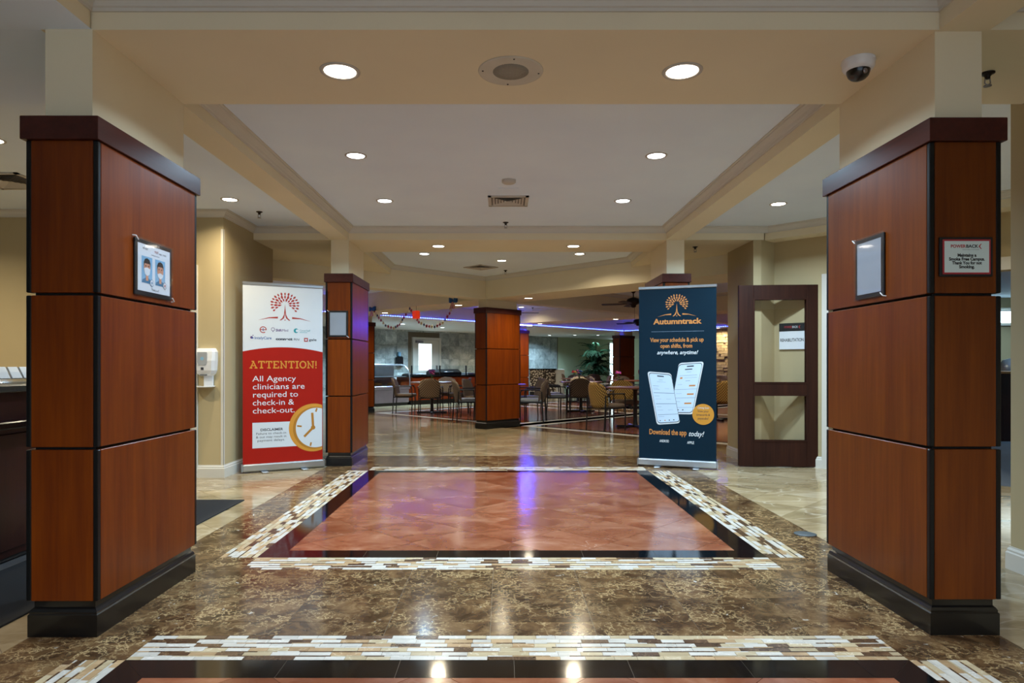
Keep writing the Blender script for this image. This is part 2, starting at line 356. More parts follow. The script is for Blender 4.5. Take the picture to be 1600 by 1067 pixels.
# mosaic strips: rows of wide slips with slivers between them
mos = []
def mosaic(x0, x1, y0, y1, along):
    L0, L1, W0, W1 = (x0, x1, y0, y1) if along == 'x' else (y0, y1, x0, x1)
    rows = []; p = W0; tk = (W1 - W0) / (6 * .030 + 5 * .009)
    for k in range(6):
        rows.append((p, p + .030*tk, 1)); p += .030*tk
        if k < 5: rows.append((p, p + .009*tk, 0)); p += .009*tk
    for a, b, thick in rows:
        q = L0 - random.random() * .08
        while q < L1:
            l = random.uniform(.075, .125) if thick else random.uniform(.07, .15)
            s, e = max(q, L0), min(q + l, L1); q += l
            if e - s < .01: continue
            mat = random.choices(['mos_white', 'mos_cream', 'mos_beige', 'mos_brown'], [.40, .30, .14, .16] if thick else [.25, .2, .15, .40])[0]
            g = .0008
            p4 = [(s+g, a+g), (e-g, a+g), (e-g, b-g), (s+g, b-g)] if along == 'x' else [(a+g, s+g), (b-g, s+g), (b-g, e-g), (a+g, e-g)]
            mos.append(('mosaic_tile', mat, p4, random.uniform(-.0006, .0002)))
mosaic(XB0, XB1, 2.55, 2.78, 'x'); mosaic(XB0, XB1, 3.68, 3.91, 'x'); mosaic(XB0, XB1, 7.15, 7.40, 'x')
for a, b in ((XM0, XB0), (XB1, XM1)): mosaic(a, b, 3.91, 7.15, 'y'); mosaic(a, b, 1.6, 2.55, 'y')
emit_tiles(mos, 300, .008)
# far floor under the dining area: bands laid on the 45 degree column grid
def slab(poly, mat, z, name): return MB().prism(poly, z - .004, z).build(name, mat, fl)
slab([(-13, 8.4), (-4.0, 8.4), (-4, 13.2), (4.6, 13.2), (4.6, 8.4), (14, 8.4), (14, 33), (-13, 33)], 'travertine', .0, 'travertine_paving')
for u0, u1, v0, v1 in ((8.98, 13.5, 8.81, 13.4), (14.35, 19.0, 8.81, 13.4), (8.98, 13.5, 4.2, 8.54), (14.35, 19, 4.2, 8.54)):
    slab(uvrect(u0 - .45, u1 + .45, v0 - .35, v1 + .4), 'emperador', .0008, 'brown_marble_border')
    slab(uvrect(u0 + .02, u1 - .02, v0 + .02, v1 - .02), 'mos_white', .0016, 'mosaic_border'); slab(uvrect(u0 + .2, u1 - .2, v0 + .2, v1 - .2), 'black_granite', .0024, 'black_granite_border')
    slab(uvrect(u0 + .34, u1 - .34, v0 + .34, v1 - .34), 'red_marble', .0032, 'red_marble_field')
slab([(3.7, 7.3), (5.0, 6.0), (14, 6.0), (14, 15), (6, 15)], 'carpet_blue', .004, 'blue_carpet')
pl = MB().lathe([(.001, 0), (.072, 0), (.072, .003), (.066, .005), (.001, .005)], 32).build('floor_box_cover', 'plate_grey', loc=(2.06, 4.45, .0005)); tag(pl, 'round grey metal cover plate set in the brown floor border', 'cover plate')

# ================================================================== CEILING, BEAMS, WALLS
ZC, ZS, ZH = 2.74, 2.595, 2.35
tag(S(MB().box(-14, 15, -4.5, 34, ZC, ZC + .12), 'ceiling', 'ceiling_white'), 'flat white ceiling behind the crossing beams')
def beam(poly, z0, mat='tan_paint', z1=None): return S(MB().prism(poly, z0, z1 or ZC + .01), 'ceiling_beam', mat)
def rect(x0, x1, y0, y1): return [(x0, y0), (x1, y0), (x1, y1), (x0, y1)]
beam(rect(-1.99, -1.772, -4.2, 2.8), ZS + .004); beam(rect(-1.99, -1.772, 3.6, 7.505), ZS); beam(rect(-1.99, -1.772, 8.305, 10.3), ZS)
beam(rect(1.878, 2.096, -4.2, 2.81), ZS); beam(rect(1.878, 2.096, 3.61, 7.505), ZS); beam(rect(1.878, 2.096, 8.305, 9.6), ZS)
beam(rect(-1.99, 3.2, 2.81, 3.61), ZS); beam(rect(3.2, 7, 2.81, 3.61), ZS)
beam(rect(-8, -1.9901, 2.81, 3.61), ZS, 'ceiling_white'); beam(rect(-8, -1.7721, -4.2, 2.809), ZS, 'ceiling_white', ZS + .003)
beam(rect(-3.9, 3.0, 7.505, 8.305), ZS)
beam([(-1.99, 8.305), (-1.99, 10.09), (-3.775, 8.305)], ZS); beam([(2.096, 8.305), (3.0, 8.305), (3.0, 8.47), (2.096, 9.37)], ZS)
beam([(3.02, 7.53), (6.05, 4.5), (6.45, 4.5), (3.2, 7.75)], ZS)
B = lambda u0, u1, v0, v1, z=ZH, m='tan_paint': beam(uvrect(u0, u1, v0, v1), z, m)
B(8.10, 8.98, 3.6, 13.15); B(3.6, 8.10, 8.545, 8.81); B(8.98, 13.5, 8.545, 8.81); B(14.35, 19.1, 8.545, 8.81)
B(13.5, 14.35, 3.6, 13.15); B(3.0, 19.6, 13.15, 13.65); B(19.1, 19.5, 3.6, 13.15)
B(3.0, 26, 13.65, 18.2, ZH, 'grey_white'); B(19.5, 26, 3.6, 13.65, ZH, 'grey_white')
NCR = [0]
def crown(path, closed=True, z=ZC, drop=.07, proj=.07, sc=1):
    prof = [(0, -drop), (.010, -drop), (.012, -drop*.82), (.020, -drop*.76), (.028, -drop*.55), (proj*.62, -drop*.33), (proj*.78, -drop*.24), (proj*.80, -drop*.12), (proj, -drop*.1), (proj, 0), (0, 0)]
    n = len(path); rows = []
    for i in range(n):
        p = Vector(path[i]); a = Vector(path[i-1]) if (closed or i > 0) else None; b = Vector(path[(i+1) % n]) if (closed or i < n-1) else None
        d0 = (p - a).normalized() if a is not None else None; d1 = (b - p).normalized() if b is not None else None
        n0 = Vector((-d0.y, d0.x)) if d0 else None; n1 = Vector((-d1.y, d1.x)) if d1 else None
        if n0 is None: m = n1
        elif n1 is None: m = n0
        else: m = (n0 + n1) / max(.2, 1 + n0.dot(n1))
        rows.append([(p.x + m.x*o, p.y + m.y*o, z + h) for o, h in prof])
    if closed: rows.append(rows[0])
    NCR[0] += 1
    return S(MB().loft(rows, caps=not closed, smooth=False), f'trim_{NCR[0]}', 'trim_white')
crown([(-1.772, -4), (1.878, -4), (1.878, 2.81), (-1.772, 2.81)])
crown([(-1.772, 3.61), (1.878, 3.61), (1.878, 7.505), (-1.772, 7.505)])
crown([(-1.772, 8.305), (1.878, 8.305), (1.878, 9.58), (-.314, 11.772), (-1.772, 10.31)])
crown([(-1.99, 7.505), (-2.87, 7.505), (-2.87, 6.7), (-8, 6.7)], False)
crown([(6.05, 4.52), (3.045, 7.505), (2.096, 7.505)], False)
crown([(2.096, -4), (2.87, -4), (2.87, 2.81), (2.096, 2.81)])
for c4 in ((8.98, 13.5, 4.2, 8.545), (8.98, 13.5, 8.81, 13.15), (14.35, 19.1, 8.81, 13.15)): crown(uvrect(*c4))
# walls
tag(S(MB().box(-8, -2.87, 6.7, 8.14, 0, ZC), 'wall_left', 'wall_tan'), 'tan wall block with white crown behind the hand sanitizer dispenser')
S(MB().box(-8.2, -8, -4.2, 8.2, 0, ZC), 'wall_left_far', 'wall_tan')
tag(S(MB().box(2.87, 3.2, -4.2, 3.69, 0, ZC), 'wall_right', 'wall_tan'), 'tan wall end with white baseboard right of the right column')
S(MB().prism([(2.88, 8.37), (2.88, 7.51), (2.97, 7.51), (3.19, 7.68), (3.62, 7.25), (3.72, 7.35), (2.98, 8.47)], 0, ZC), 'wall_right_corner', 'wall_tan')
def seg(p, q, t): return [p, q, (q[0] + t[0], q[1] + t[1]), (p[0] + t[0], p[1] + t[1])]
S(MB().prism(seg((3.62, 7.25), (4.92, 5.95), (.1, .1)), 2.05, ZC), 'wall_right_header', 'wall_tan')
S(MB().prism(seg((4.92, 5.95), (8.0, 2.87), (.1, .1)), 0, ZC), 'wall_right_diagonal', 'wall_tan')
S(MB().box(14, 14.2, 4, 34, 0, ZC), 'wall_right_far', 'wall_tan'); S(MB().box(5.2, 14, 13.95, 14.1, 0, 2.6), 'wall_rehab', 'wall_tan'); S(MB().box(6.4, 14, 4.4, 13.95, 2.6, 2.64), 'ceiling_rehab', 'ceiling_white')
S(MB().box(7.9, 14, 3.0, 3.2, 0, ZC), 'wall_right_side', 'wall_tan')
S(MB().box(-13, -12.8, 8, 34, 0, ZC), 'wall_dining_left', 'wall_tan'); S(MB().box(-13, -8, 8, 8.2, 0, ZC), 'wall_dining_near', 'wall_tan')
S(MB().box(-13, 15, 33.6, 33.8, 0, ZC), 'wall_dining_far', 'green_wall')
# entrance wall behind the viewer, glazed
wb = MB(); wb.box(-8, -3.4, -4.4, -4.2, 0, ZC); wb.box(3.4, 8, -4.4, -4.2, 0, ZC); wb.box(-3.4, 3.4, -4.4, -4.2, 2.5, ZC); S(wb, 'wall_back', 'wall_tan')
wd = S(MB().box(-3.4, 3.4, -4.33, -4.27, 2.42, 2.5), 'window_1', 'bronze')
for k in range(6):
    x = -3.4 + k * 1.36; MB().box(x - .03, x + .03, -4.33, -4.27, 0, 2.42).build('mullion', 'bronze', wd)
for k in range(5):
    x = -3.4 + k * 1.36; MB().box(x + .03, x + 1.33, -4.305, -4.295, .02, 2.42).build('pane', 'glass', wd)
# baseboards, casings, corner guard
def baseboard(path, side, name, h=.13, mat='trim_white'):
    prof = [(0, 0), (.018, 0), (.018, h*.72), (.013, h*.78), (.013, h*.86), (.006, h*.95), (.006, h), (0, h)]
    n = len(path); rows = []
    for i in range(n):
        p = Vector(path[i]); d0 = (p - Vector(path[i-1])).normalized() if i else None; d1 = (Vector(path[i+1]) - p).normalized() if i < n-1 else None
        n0 = Vector((-d0.y, d0.x)) if d0 else None; n1 = Vector((-d1.y, d1.x)) if d1 else None
        m = n1 if n0 is None else n0 if n1 is None else (n0 + n1) / max(.2, 1 + n0.dot(n1))
        rows.append([(p.x + side*m.x*o, p.y + side*m.y*o, z) for o, z in prof])
    return S(MB().loft(rows, smooth=False), name, mat)
baseboard([(-3.13, 6.7), (-2.87, 6.7), (-2.87, 8.14)], -1, 'baseboard_left')
baseboard([(3.2, 3.69), (2.87, 3.69), (2.87, -4)], -1, 'baseboard_right')
baseboard([(2.88, 8.37), (2.88, 7.51), (2.97, 7.51), (3.19, 7.68), (3.6, 7.27)], -1, 'baseboard_door')
S(MB().box(-3.19, -3.13, 6.675, 6.7, 0, 2.1).box(-4.2, -3.13, 6.675, 6.7, 2.1, 2.18), 'trim_20', 'trim_white')
S(MB().box(-2.895, -2.867, 6.697, 6.7, .13, 2.55).box(-2.87, -2.867, 6.697, 6.725, .13, 2.55), 'trim_21', 'trim_white')
def casing(name, p, q, w=.07, zt=2.05, mat='trim_white'):
    d = (Vector(q) - Vector(p)).normalized(); n = Vector((-d.y, d.x)) * -1
    if n.y > 0: n = -n
    mb = MB()
    def bar(a, b, z0, z1):
        A = Vector(p) + d*a; Bv = Vector(p) + d*b; o = n * .02
        mb.prism([tuple(A), tuple(A + o), tuple(Bv + o), tuple(Bv)], z0, z1)
    L = (Vector(q) - Vector(p)).length
    bar(-w, 0, 0, zt + .12); bar(L, L + w, 0, zt + .12); bar(0, L, zt, zt + .12); return S(mb, name, mat)
casing('trim_22', (3.62, 7.25), (4.92, 5.95))

# open half of the double door
dr = thing('door_1', 'dark wood door with two glass panes standing open beside the navy banner', 'door', (3.585, 7.35, .01), PI - math.atan2(.07, .911)); dr['kind'] = 'structure'
DW, DH, T = .914, 2.05, .022
def dbox(n, x0, x1, z0, z1, m='door_wood', t=T): return MB().bbox(x0, x1, -t, t, z0, z1, .003).build(n, m, dr)
dbox('stile', 0, .165, 0, DH); dbox('stile', DW - .165, DW, 0, DH)
dbox('rail', .165, DW - .165, 0, .29); dbox('rail', .165, DW - .165, .805, .945); dbox('rail', .165, DW - .165, 1.89, DH)
for z0, z1 in ((.29, .805), (.945, 1.89)):
    dbox('pane', .17, DW - .17, z0 + .005, z1 - .005, 'glass', .003)
    f = MB()
    for s in (-1, 1):
        y = s * (T + .002)
        f.box(.158, .175, y-.003, y+.003, z0 - .01, z1 + .01).box(DW-.175, DW-.158, y-.003, y+.003, z0 - .01, z1 + .01).box(.175, DW-.175, y-.003, y+.003, z0 - .01, z0 + .008).box(.175, DW-.175, y-.003, y+.003, z1 - .008, z1 + .01)
    f.build('glazing_bead', 'door_wood', dr)
for z in (.25, 1.0, 1.8): MB().tube([(-.01, T, z - .05), (-.01, T, z + .05)], .008).build('hinge', 'steel', dr)

# ================================================================== COLUMNS
def make_column(label, x, y, rz=0, htop=ZS, front='cherry', inner=None):
    t = thing('clad_column', label, 'column', (x, y, 0), rz, 'wood clad columns')
    hx, hy = .1525, .445
    MB().box(-.1015, .1015, -.40, .40, 2.1, htop).build('shaft', 'tan_paint', t)
    # skirting with ogee top
    prof = [(.1475, .4425, 0), (.1475, .4425, .092), (.1425, .4375, .097), (.1435, .4385, .104), (.1375, .4325, .115), (.130, .425, .122), (.130, .425, .156)]
    MB().loft([[(-a, -b, z), (a, -b, z), (a, b, z), (-a, b, z)] for a, b, z in prof], smooth=False).build('skirting', 'black_base', t)
    MB().box(-.128, .128, -.42, .42, .15, 2.1).build('backing', 'black_core', t)
    zs = [(.153, .7925), (.8045, 1.4465), (1.4585, 2.102)]
    for z0, z1 in zs:
        for s in (-1, 1):
            m = front
            MB().bbox(-hx + .022, hx - .022, -.012, .012, z0, z1, .002).build('panel', m, t, loc=(0, s * (hy - .012), 0))
            MB().bbox(-.012, .012, -hy + .022, hy - .022, z0, z1, .002).build('panel', m, t, loc=(s * (hx - .012), 0, 0))
            for q in (-1, 1):
                a0, a1 = sorted((s * (hx - .021), s * hx)); b0, b1 = sorted((q * (hy - .021), q * hy))
                MB().bbox(a0, a1, b0, b1, z0, z1, .003).build('corner_strip', 'black_strip', t)
    cp = MB().bbox(-.165, .165, -.465, .465, 2.102, 2.20, .002).build('cap', 'cap_wood_y', t)
    return t
make_column('large cherry wood column on the left bearing the mask poster', -1.8655, 3.205)
make_column('large cherry wood column on the right bearing the smoke free sign', 1.970, 3.225, front='cherry_daylit')
make_column('slim wood column beside the red banner with an empty frame', -1.876, 7.905)
make_column('wood column standing behind the navy banner, only its cap showing', 1.985, 7.915)
make_column('wood column in the middle of the view, turned cornerwise to the dining room', -.095, 12.17, -PI/4, ZH + .02)
make_column('wood column beside the glass food display case', *uv(8.6, 13.62), -PI/4, ZH + .02)
make_column('blue lit wood column just behind the middle column', *uv(13.92, 13.42), -PI/4, ZH + .02)
make_column('far wood column beside the potted palm', *uv(19.3, 13.28), -PI/4, ZH + .02)

# ================================================================== LIGHTS IN THE CEILING
def lamp(parent, col, watts, r, z=-.012, spread=150):
    l = bpy.data.lights.new('lamp', 'AREA'); l.shape = 'DISK'; l.size = 2 * r; l.energy = watts; l.color = col; l.spread = math.radians(spread)
    o = bpy.data.objects.new('lamp', l); C.objects.link(o); o.parent = parent; o.location = (0, 0, z)
def downlight(x, y, z, label, r=.081, watts=P_COFFER, col=COOL, group=None):
    t = thing('recessed_downlight', label, 'downlight', (x, y, z), 0, group)
    MB().lathe([(r*.80, -.002), (r*.84, -.006), (r, -.005), (r*1.02, 0), (r*.80, 0)], 36).build('trim_ring', 'vent_white', t)
    MB().lathe([(.001, -.003), (r*.80, -.003), (r*.80, -.001), (.001, -.001)], 32).build('lens', 'lens_cool' if col == COOL else 'lens_warm', t)
    if watts: lamp(t, col, watts, r * .78)
downlight(-.80, 3.205, ZS, 'bright round downlight in the near beam, left of the ceiling speaker', .096, P_SOFFIT, NEUT)
downlight(.88, 3.205, ZS, 'bright round downlight in the near beam, between speaker and dome camera', .096, P_SOFFIT, NEUT)
downlight(-1.115, 4.945, ZC, 'cool white downlight, front left of the four in the middle ceiling bay')
downlight(1.161, 4.945, ZC, 'cool white downlight, front right of the four in the middle ceiling bay')
downlight(-1.142, 6.30, ZC, 'cool white downlight, back left of the four in the middle ceiling bay')
downlight(1.155, 6.30, ZC, 'cool white downlight, back right of the four in the middle ceiling bay')
downlight(-.782, 7.9, ZS, 'left of the two warm downlights in the second beam', .085, P_SOFFIT * .5, WARM)
downlight(.851, 7.9, ZS, 'right of the two warm downlights in the second beam', .085, P_SOFFIT * .5, WARM)
downlight(-1.12, 9.29, ZC, 'cool downlight in the far bay, left of the small far ceiling vent', .081, P_COFFER * .35)
downlight(1.09, 9.29, ZC, 'warm downlight in the far bay, right of the small far ceiling vent', .081, P_COFFER * .4, WARM)
downlight(-.02, 9.89, ZC, 'warm downlight in the far bay near the middle of the view', .08, P_COFFER * .3, WARM)
downlight(-2.617, 6.25, ZC, 'warm downlight above the hand sanitizer dispenser', .081, P_COFFER * .55, WARM)
downlight(2.708, 6.42, ZC, 'cool downlight above the open door', .081, P_COFFER * 1.3, (.66, .85, 1))
for (x, y, q_) in ((-3.6, 4.6, 'over the reception desk'), (-5.5, 5.2, 'far behind the reception desk'), (4.3, 4.6, 'over the right aisle')): downlight(x, y, ZC, 'warm downlight ' + q_ + ', unseen, added for its light', .081, P_COFFER, WARM, 'unseen added aisle downlights')  # unseen lamps, added for the light they give the aisles
for (x, y, z, q_) in ((-1.0, -.6, ZC, 'front left'), (1.1, -.6, ZC, 'front right'), (-1.0, -2.4, ZC, 'rear left'), (1.1, -2.4, ZC, 'rear right')): downlight(x, y, z, 'unseen cool downlight added in the entrance bay above the viewer, ' + q_, .081, P_COFFER * 1.6, (.9, .93, 1), 'unseen added entrance bay downlights')  # unseen lamps added behind the view, kept strong to brighten the column fronts
DN = [(8.6, 12.4, ZH, 'warm downlight beside the left blue bow of the star garland'), (8.55, 9.8, ZH, 'warm downlight beside the right blue bow of the star garland'), (8.54, 7.9, ZH, 'warm downlight in the beam just right of the middle column'),
      (12.9, 12.2, ZC, 'downlight in the purple lit bay right of the middle column'), (14.0, 12.5, ZH, 'small far downlight above the blue lit strip near the middle'), (14.0, 9.88, ZH, 'small far downlight left of the lower ceiling fan'),
      (11.3, 15.4, ZH, 'far downlight over the left end of the buffet counter'), (13.2, 15.9, ZH, 'far downlight over the right end of the buffet counter'), (19.6, 17.0, ZH, 'far downlight left of three before the pale green wall'), (20.2, 16.2, ZH, 'far downlight middle of three before the pale green wall'), (20.9, 15.6, ZH, 'far downlight right of three before the pale green wall')]
for u, v, z, lb in DN: downlight(*uv(u, v), z, lb, .085, P_DINING * (1.0 if u > 19 else 4.5 if v > 15 else .3 if z == ZC else .55 if u < 9 else 1), COOL if v > 15 else WARM)
for u, v, q_ in ((11.2, 5.0, 'behind the navy banner'), (16.5, 6.5, 'far behind the navy banner'), (5.5, 12, 'behind the red banner'), (6, 16.2, 'far behind the red banner'), (16.5, 16, 'behind the middle column')): downlight(*uv(u, v), ZH if v > 13.6 else ZC, 'added dining room fill downlight out of sight ' + q_, .085, P_DINING * 1.3, WARM, 'unseen added dining downlights')  # unseen fill lamps, added to brighten the dining room and its tiled wall
downlight(*uv(19.62, 9.9), ZH, 'downlight washing the stone wall right of the navy banner', .085, P_DINING * .6, WARM)
downlight(9.0, 9.5, 2.6, 'nearer downlight in the rehabilitation room beyond the open door', .09, 40, COOL, 'rehabilitation room downlights'); downlight(10.5, 12.5, 2.6, 'farther downlight in the rehabilitation room beyond the open door', .09, 40, COOL, 'rehabilitation room downlights')
# LED strip: backing strip and row of diodes
def led(p, q, label, n, nrm, z=ZH + .005):
    p, q = Vector(p), Vector(q); d = q - p; t = thing('led_strip', label, 'light strip', (p.x, p.y, z), math.atan2(d.y, d.x), 'blue light strips on the dining room beams'); L = d.length
    MB().box(0, L, -.012, 0, -.008, .012).build('backing_strip', 'white_plastic', t)
    mb = MB()
    for k in range(n):
        x = (k + .5) * L / n; w2 = min(.012, L / n * .22); mb.box(x - w2, x + w2, -.02, -.012, -.004, .006)
    tag(mb.build('diode_row', 'led_bright' if 'short' in label else 'led_blue', t), kind='stuff')
led(uv(5, 13.15), uv(13.48, 13.15), 'blue light strip above the display case and buffet counter', 120, 0)
led(uv(13.46, 13.17), uv(14.38, 13.17), 'short bright blue light strip on the column behind the middle column', 14, 0, ZH - .012)
led(uv(14.36, 13.15), uv(19.08, 13.15), 'blue light strip above the pebble bar and green wall', 60, 0)
led(uv(19.1, 13.1), uv(19.1, 5), 'blue light strip running past the navy banner to the stone wall', 110, 0)

# ================================================================== CEILING FITTINGS
sp = thing('ceiling_speaker', 'round perforated white ceiling speaker in the near beam', 'speaker', (.038, 3.205, ZS))
MB().lathe([(.088, -.004), (.15, -.006), (.158, -.004), (.160, 0), (.088, 0)], 48).build('rim', 'speaker_white', sp)
m, nt, p = base('perforated'); n = node(nt, 'ShaderNodeTexVoronoi'); n.inputs['Scale'].default_value = 170; n.inputs['Randomness'].default_value = .0
nt.links.new(coords(nt), n.inputs['Vector']); nt.links.new(ramp(nt, n.outputs['Distance'], [(.30, '#2a2823'), (.42, '#a9a497')]), p.inputs['Base Color']); p.inputs['Roughness'].default_value = .6
MB().lathe([(.001, -.007), (.05, -.0065), (.088, -.005), (.088, -.001), (.001, -.001)], 40).build('grille', 'perforated', sp)
for k in range(4): MB().lathe([(.001, -.008), (.004, -.008), (.005, -.005), (.001, -.005)], 8).build('screw', 'black_metal', sp, loc=(.138 * math.cos(k*PI/2 + .1), .138 * math.sin(k*PI/2 + .1), 0))
dc = thing('dome_camera', 'white security dome camera under the near beam', 'security camera', ((1341-786)/477*1.445, 1020*1.445/477, ZS), .3)
MB().lathe([(.072, 0), (.074, -.012), (.070, -.014), (.070, -.036), (.062, -.048), (.048, -.053), (.001, -.053)], 32).build('housing', 'white_plastic', dc)
MB().lathe([(.052, -.05), (.050, -.062), (.044, -.078), (.032, -.090), (.016, -.097), (.001, -.099)], 28).build('dome', 'black_base', dc)
MB().lathe([(.001, 0), (.012, 0), (.012, .006), (.001, .006)], 12).build('lens', 'steel', dc, loc=(-.01, -.047, -.072), rot=(PI/2, 0, 0))
def sprinkler(x, y, z, label):
    t = thing('sprinkler_head', label, 'sprinkler', (x, y, z))
    MB().lathe([(.032, 0), (.032, -.005), (.02, -.009), (.012, -.02), (.012, -.03), (.001, -.03)], 16).build('escutcheon', 'bronze', t)
    MB().tube([(-.012, 0, -.03), (-.014, 0, -.05), (0, 0, -.062)], .003, 6).tube([(.012, 0, -.03), (.014, 0, -.05), (0, 0, -.062)], .003, 6).build('yoke', 'steel', t)
    MB().lathe([(.001, -.062), (.018, -.062), (.018, -.066), (.001, -.066)], 12).build('deflector', 'steel', t)
sprinkler((1543-786)/457*1.445, 1020*1.445/457, ZS, 'sprinkler head above the smoke free sign column')
sprinkler(-2.52, 6.75, ZC, 'sprinkler head above the red banner'); sprinkler(.03, 7.25, ZC, 'sprinkler head beyond the square ceiling vent'); sprinkler(2.34, 7.95, ZS, 'sprinkler head above the navy banner')
sprinkler(.05, 3.62, ZC, 'small sprinkler head just behind the near beam'); sprinkler(.04, 10.9, ZC, 'distant sprinkler head over the middle column'); sprinkler(*uv(13.25, 12.1), ZC, 'distant sprinkler head in the purple lit bay')
sprinkler(8.9, 11.9, 2.6, 'sprinkler head in the far rehabilitation room')
def vent(x, y, z, w, label, rz=0):
    t = thing('air_diffuser', label, 'vent', (x, y, z), rz); a = w / 2
    f = MB()
    for s in (-1, 1): f.box(-a, a, s*a - (s > 0)*.03, s*a + (s < 0)*.03, -.012, 0).box(s*a - (s > 0)*.03, s*a + (s < 0)*.03, -a, a, -.012, 0)
    f.build('frame', 'vent_white', t); MB().box(-a + .03, a - .03, -a + .03, a - .03, -.003, -.001).build('throat', 'vent_dark', t)
    k = a - .045
    while k > .03:
        l = MB()
        for s in (-1, 1):
            l.add([(-k, s*k, -.012), (k, s*k, -.012), (k - .016, s*(k-.016), -.003), (-k + .016, s*(k-.016), -.003)], [(0, 1, 2, 3)]); l.add([(s*k, -k, -.012), (s*k, k, -.012), (s*(k-.016), k-.016, -.003), (s*(k-.016), -k+.016, -.003)], [(0, 1, 2, 3)])
        l.build('louvre', 'vent_white', t); k -= .028
vent(.05, 6.30, ZC, .385, 'square white air vent in the middle ceiling bay'); vent(-.36, 10.55, ZC, .4, 'square air vent in the far ceiling bay', PI/4); vent(-4.25, 5.62, ZC, .5, 'square air vent over the reception desk at far left')
tag(MB().lathe([(.06, 0), (.06, -.02), (.05, -.028), (.001, -.03)], 24).build('smoke_detector', 'vent_white', loc=(.05, 5.60, ZC)), 'round white smoke detector in front of the square vent', 'smoke detector')
ap = MB().box(-.09, .09, -.09, .09, -.004, 0); tag(ap.build('access_panel', 'ceiling_white', loc=(.05, 5.93, ZC)), 'flush square access panel between detector and vent', 'access panel')
def fan(x, y, label, rz, zc=ZC):
    t = thing('ceiling_fan', label, 'ceiling fan', (x, y, zc), rz)
    MB().lathe([(.075, 0), (.07, -.03), (.03, -.075), (.014, -.09), (.001, -.09)], 20).build('canopy', 'bronze', t)
    MB().tube([(0, 0, -.08), (0, 0, -.18)], .012).build('downrod', 'bronze', t)
    MB().lathe([(.001, -.16), (.04, -.17), (.12, -.20), (.14, -.23), (.14, -.28), (.10, -.31), (.06, -.33), (.05, -.37), (.02, -.385), (.001, -.385)], 24).build('motor', 'bronze', t)
    for k in range(5):
        bl = MB(); bl.loft([[(.12, -.02, -.312), (.12, .02, -.302), (.12, .02, -.297), (.12, -.02, -.307)], [(.24, -.06, -.320), (.24, .06, -.300), (.24, .06, -.293), (.24, -.06, -.313)], [(.62, -.07, -.320), (.62, .07, -.300), (.62, .07, -.293), (.62, -.07, -.313)], [(.66, -.045, -.317), (.66, .045, -.303), (.66, .045, -.297), (.66, -.045, -.311)]], smooth=False)
        bl.build('blade', 'bronze', t, rot=(0, 0, k * 2*PI/5))
    MB().tube([(.03, 0, -.38), (.03, 0, -.62)], .003, 5).build('pull_chain', 'bronze', t)
fan(2.72, 13.62, 'dark ceiling fan left of the navy banner, the nearer one', .35); fan(*uv(16.97, 11.16), 'dark ceiling fan low beside the navy banner, the farther one', .2); fan(*uv(11.4, 11.1), 'dark ceiling fan mostly hidden by the middle column', 0.05)

# ================================================================== THINGS ON THE COLUMNS
def fit_poster(t, w, h, m): MB().flat([(-w/2, -h/2), (w/2, -h/2), (w/2, h/2), (-w/2, h/2)], 0).build
def frame(label, loc, rz, w, h, cat='frame', sheet='paper_grey'):
    t = thing('clip_frame', label, cat, loc, rz)
    MB().bbox(-w/2, w/2, -.008, 0, -h/2, h/2, .002).build('back_board', 'print_black', t)
    sh = MB().box(-w/2 + .021, w/2 - .021, -.0095, -.008, -h/2 + .021, h/2 - .021).build('sheet', sheet, t)
    MB().bbox(-w/2 - .006, w/2 + .006, -.0145, -.0115, -h/2 - .006, h/2 + .006, .001).build('acrylic_cover', 'acrylic', t)
    for sx, sz in ((-1, 1), (1, -1)): MB().tube([(sx*(w/2 - .012), -.018, sz*(h/2 - .012)), (sx*(w/2 + .008), -.018, sz*(h/2 + .004)), (sx*(w/2 + .01), -.002, sz*(h/2 + .006))], .003, 6).build('clip', 'white_plastic', t)
    return t, sh
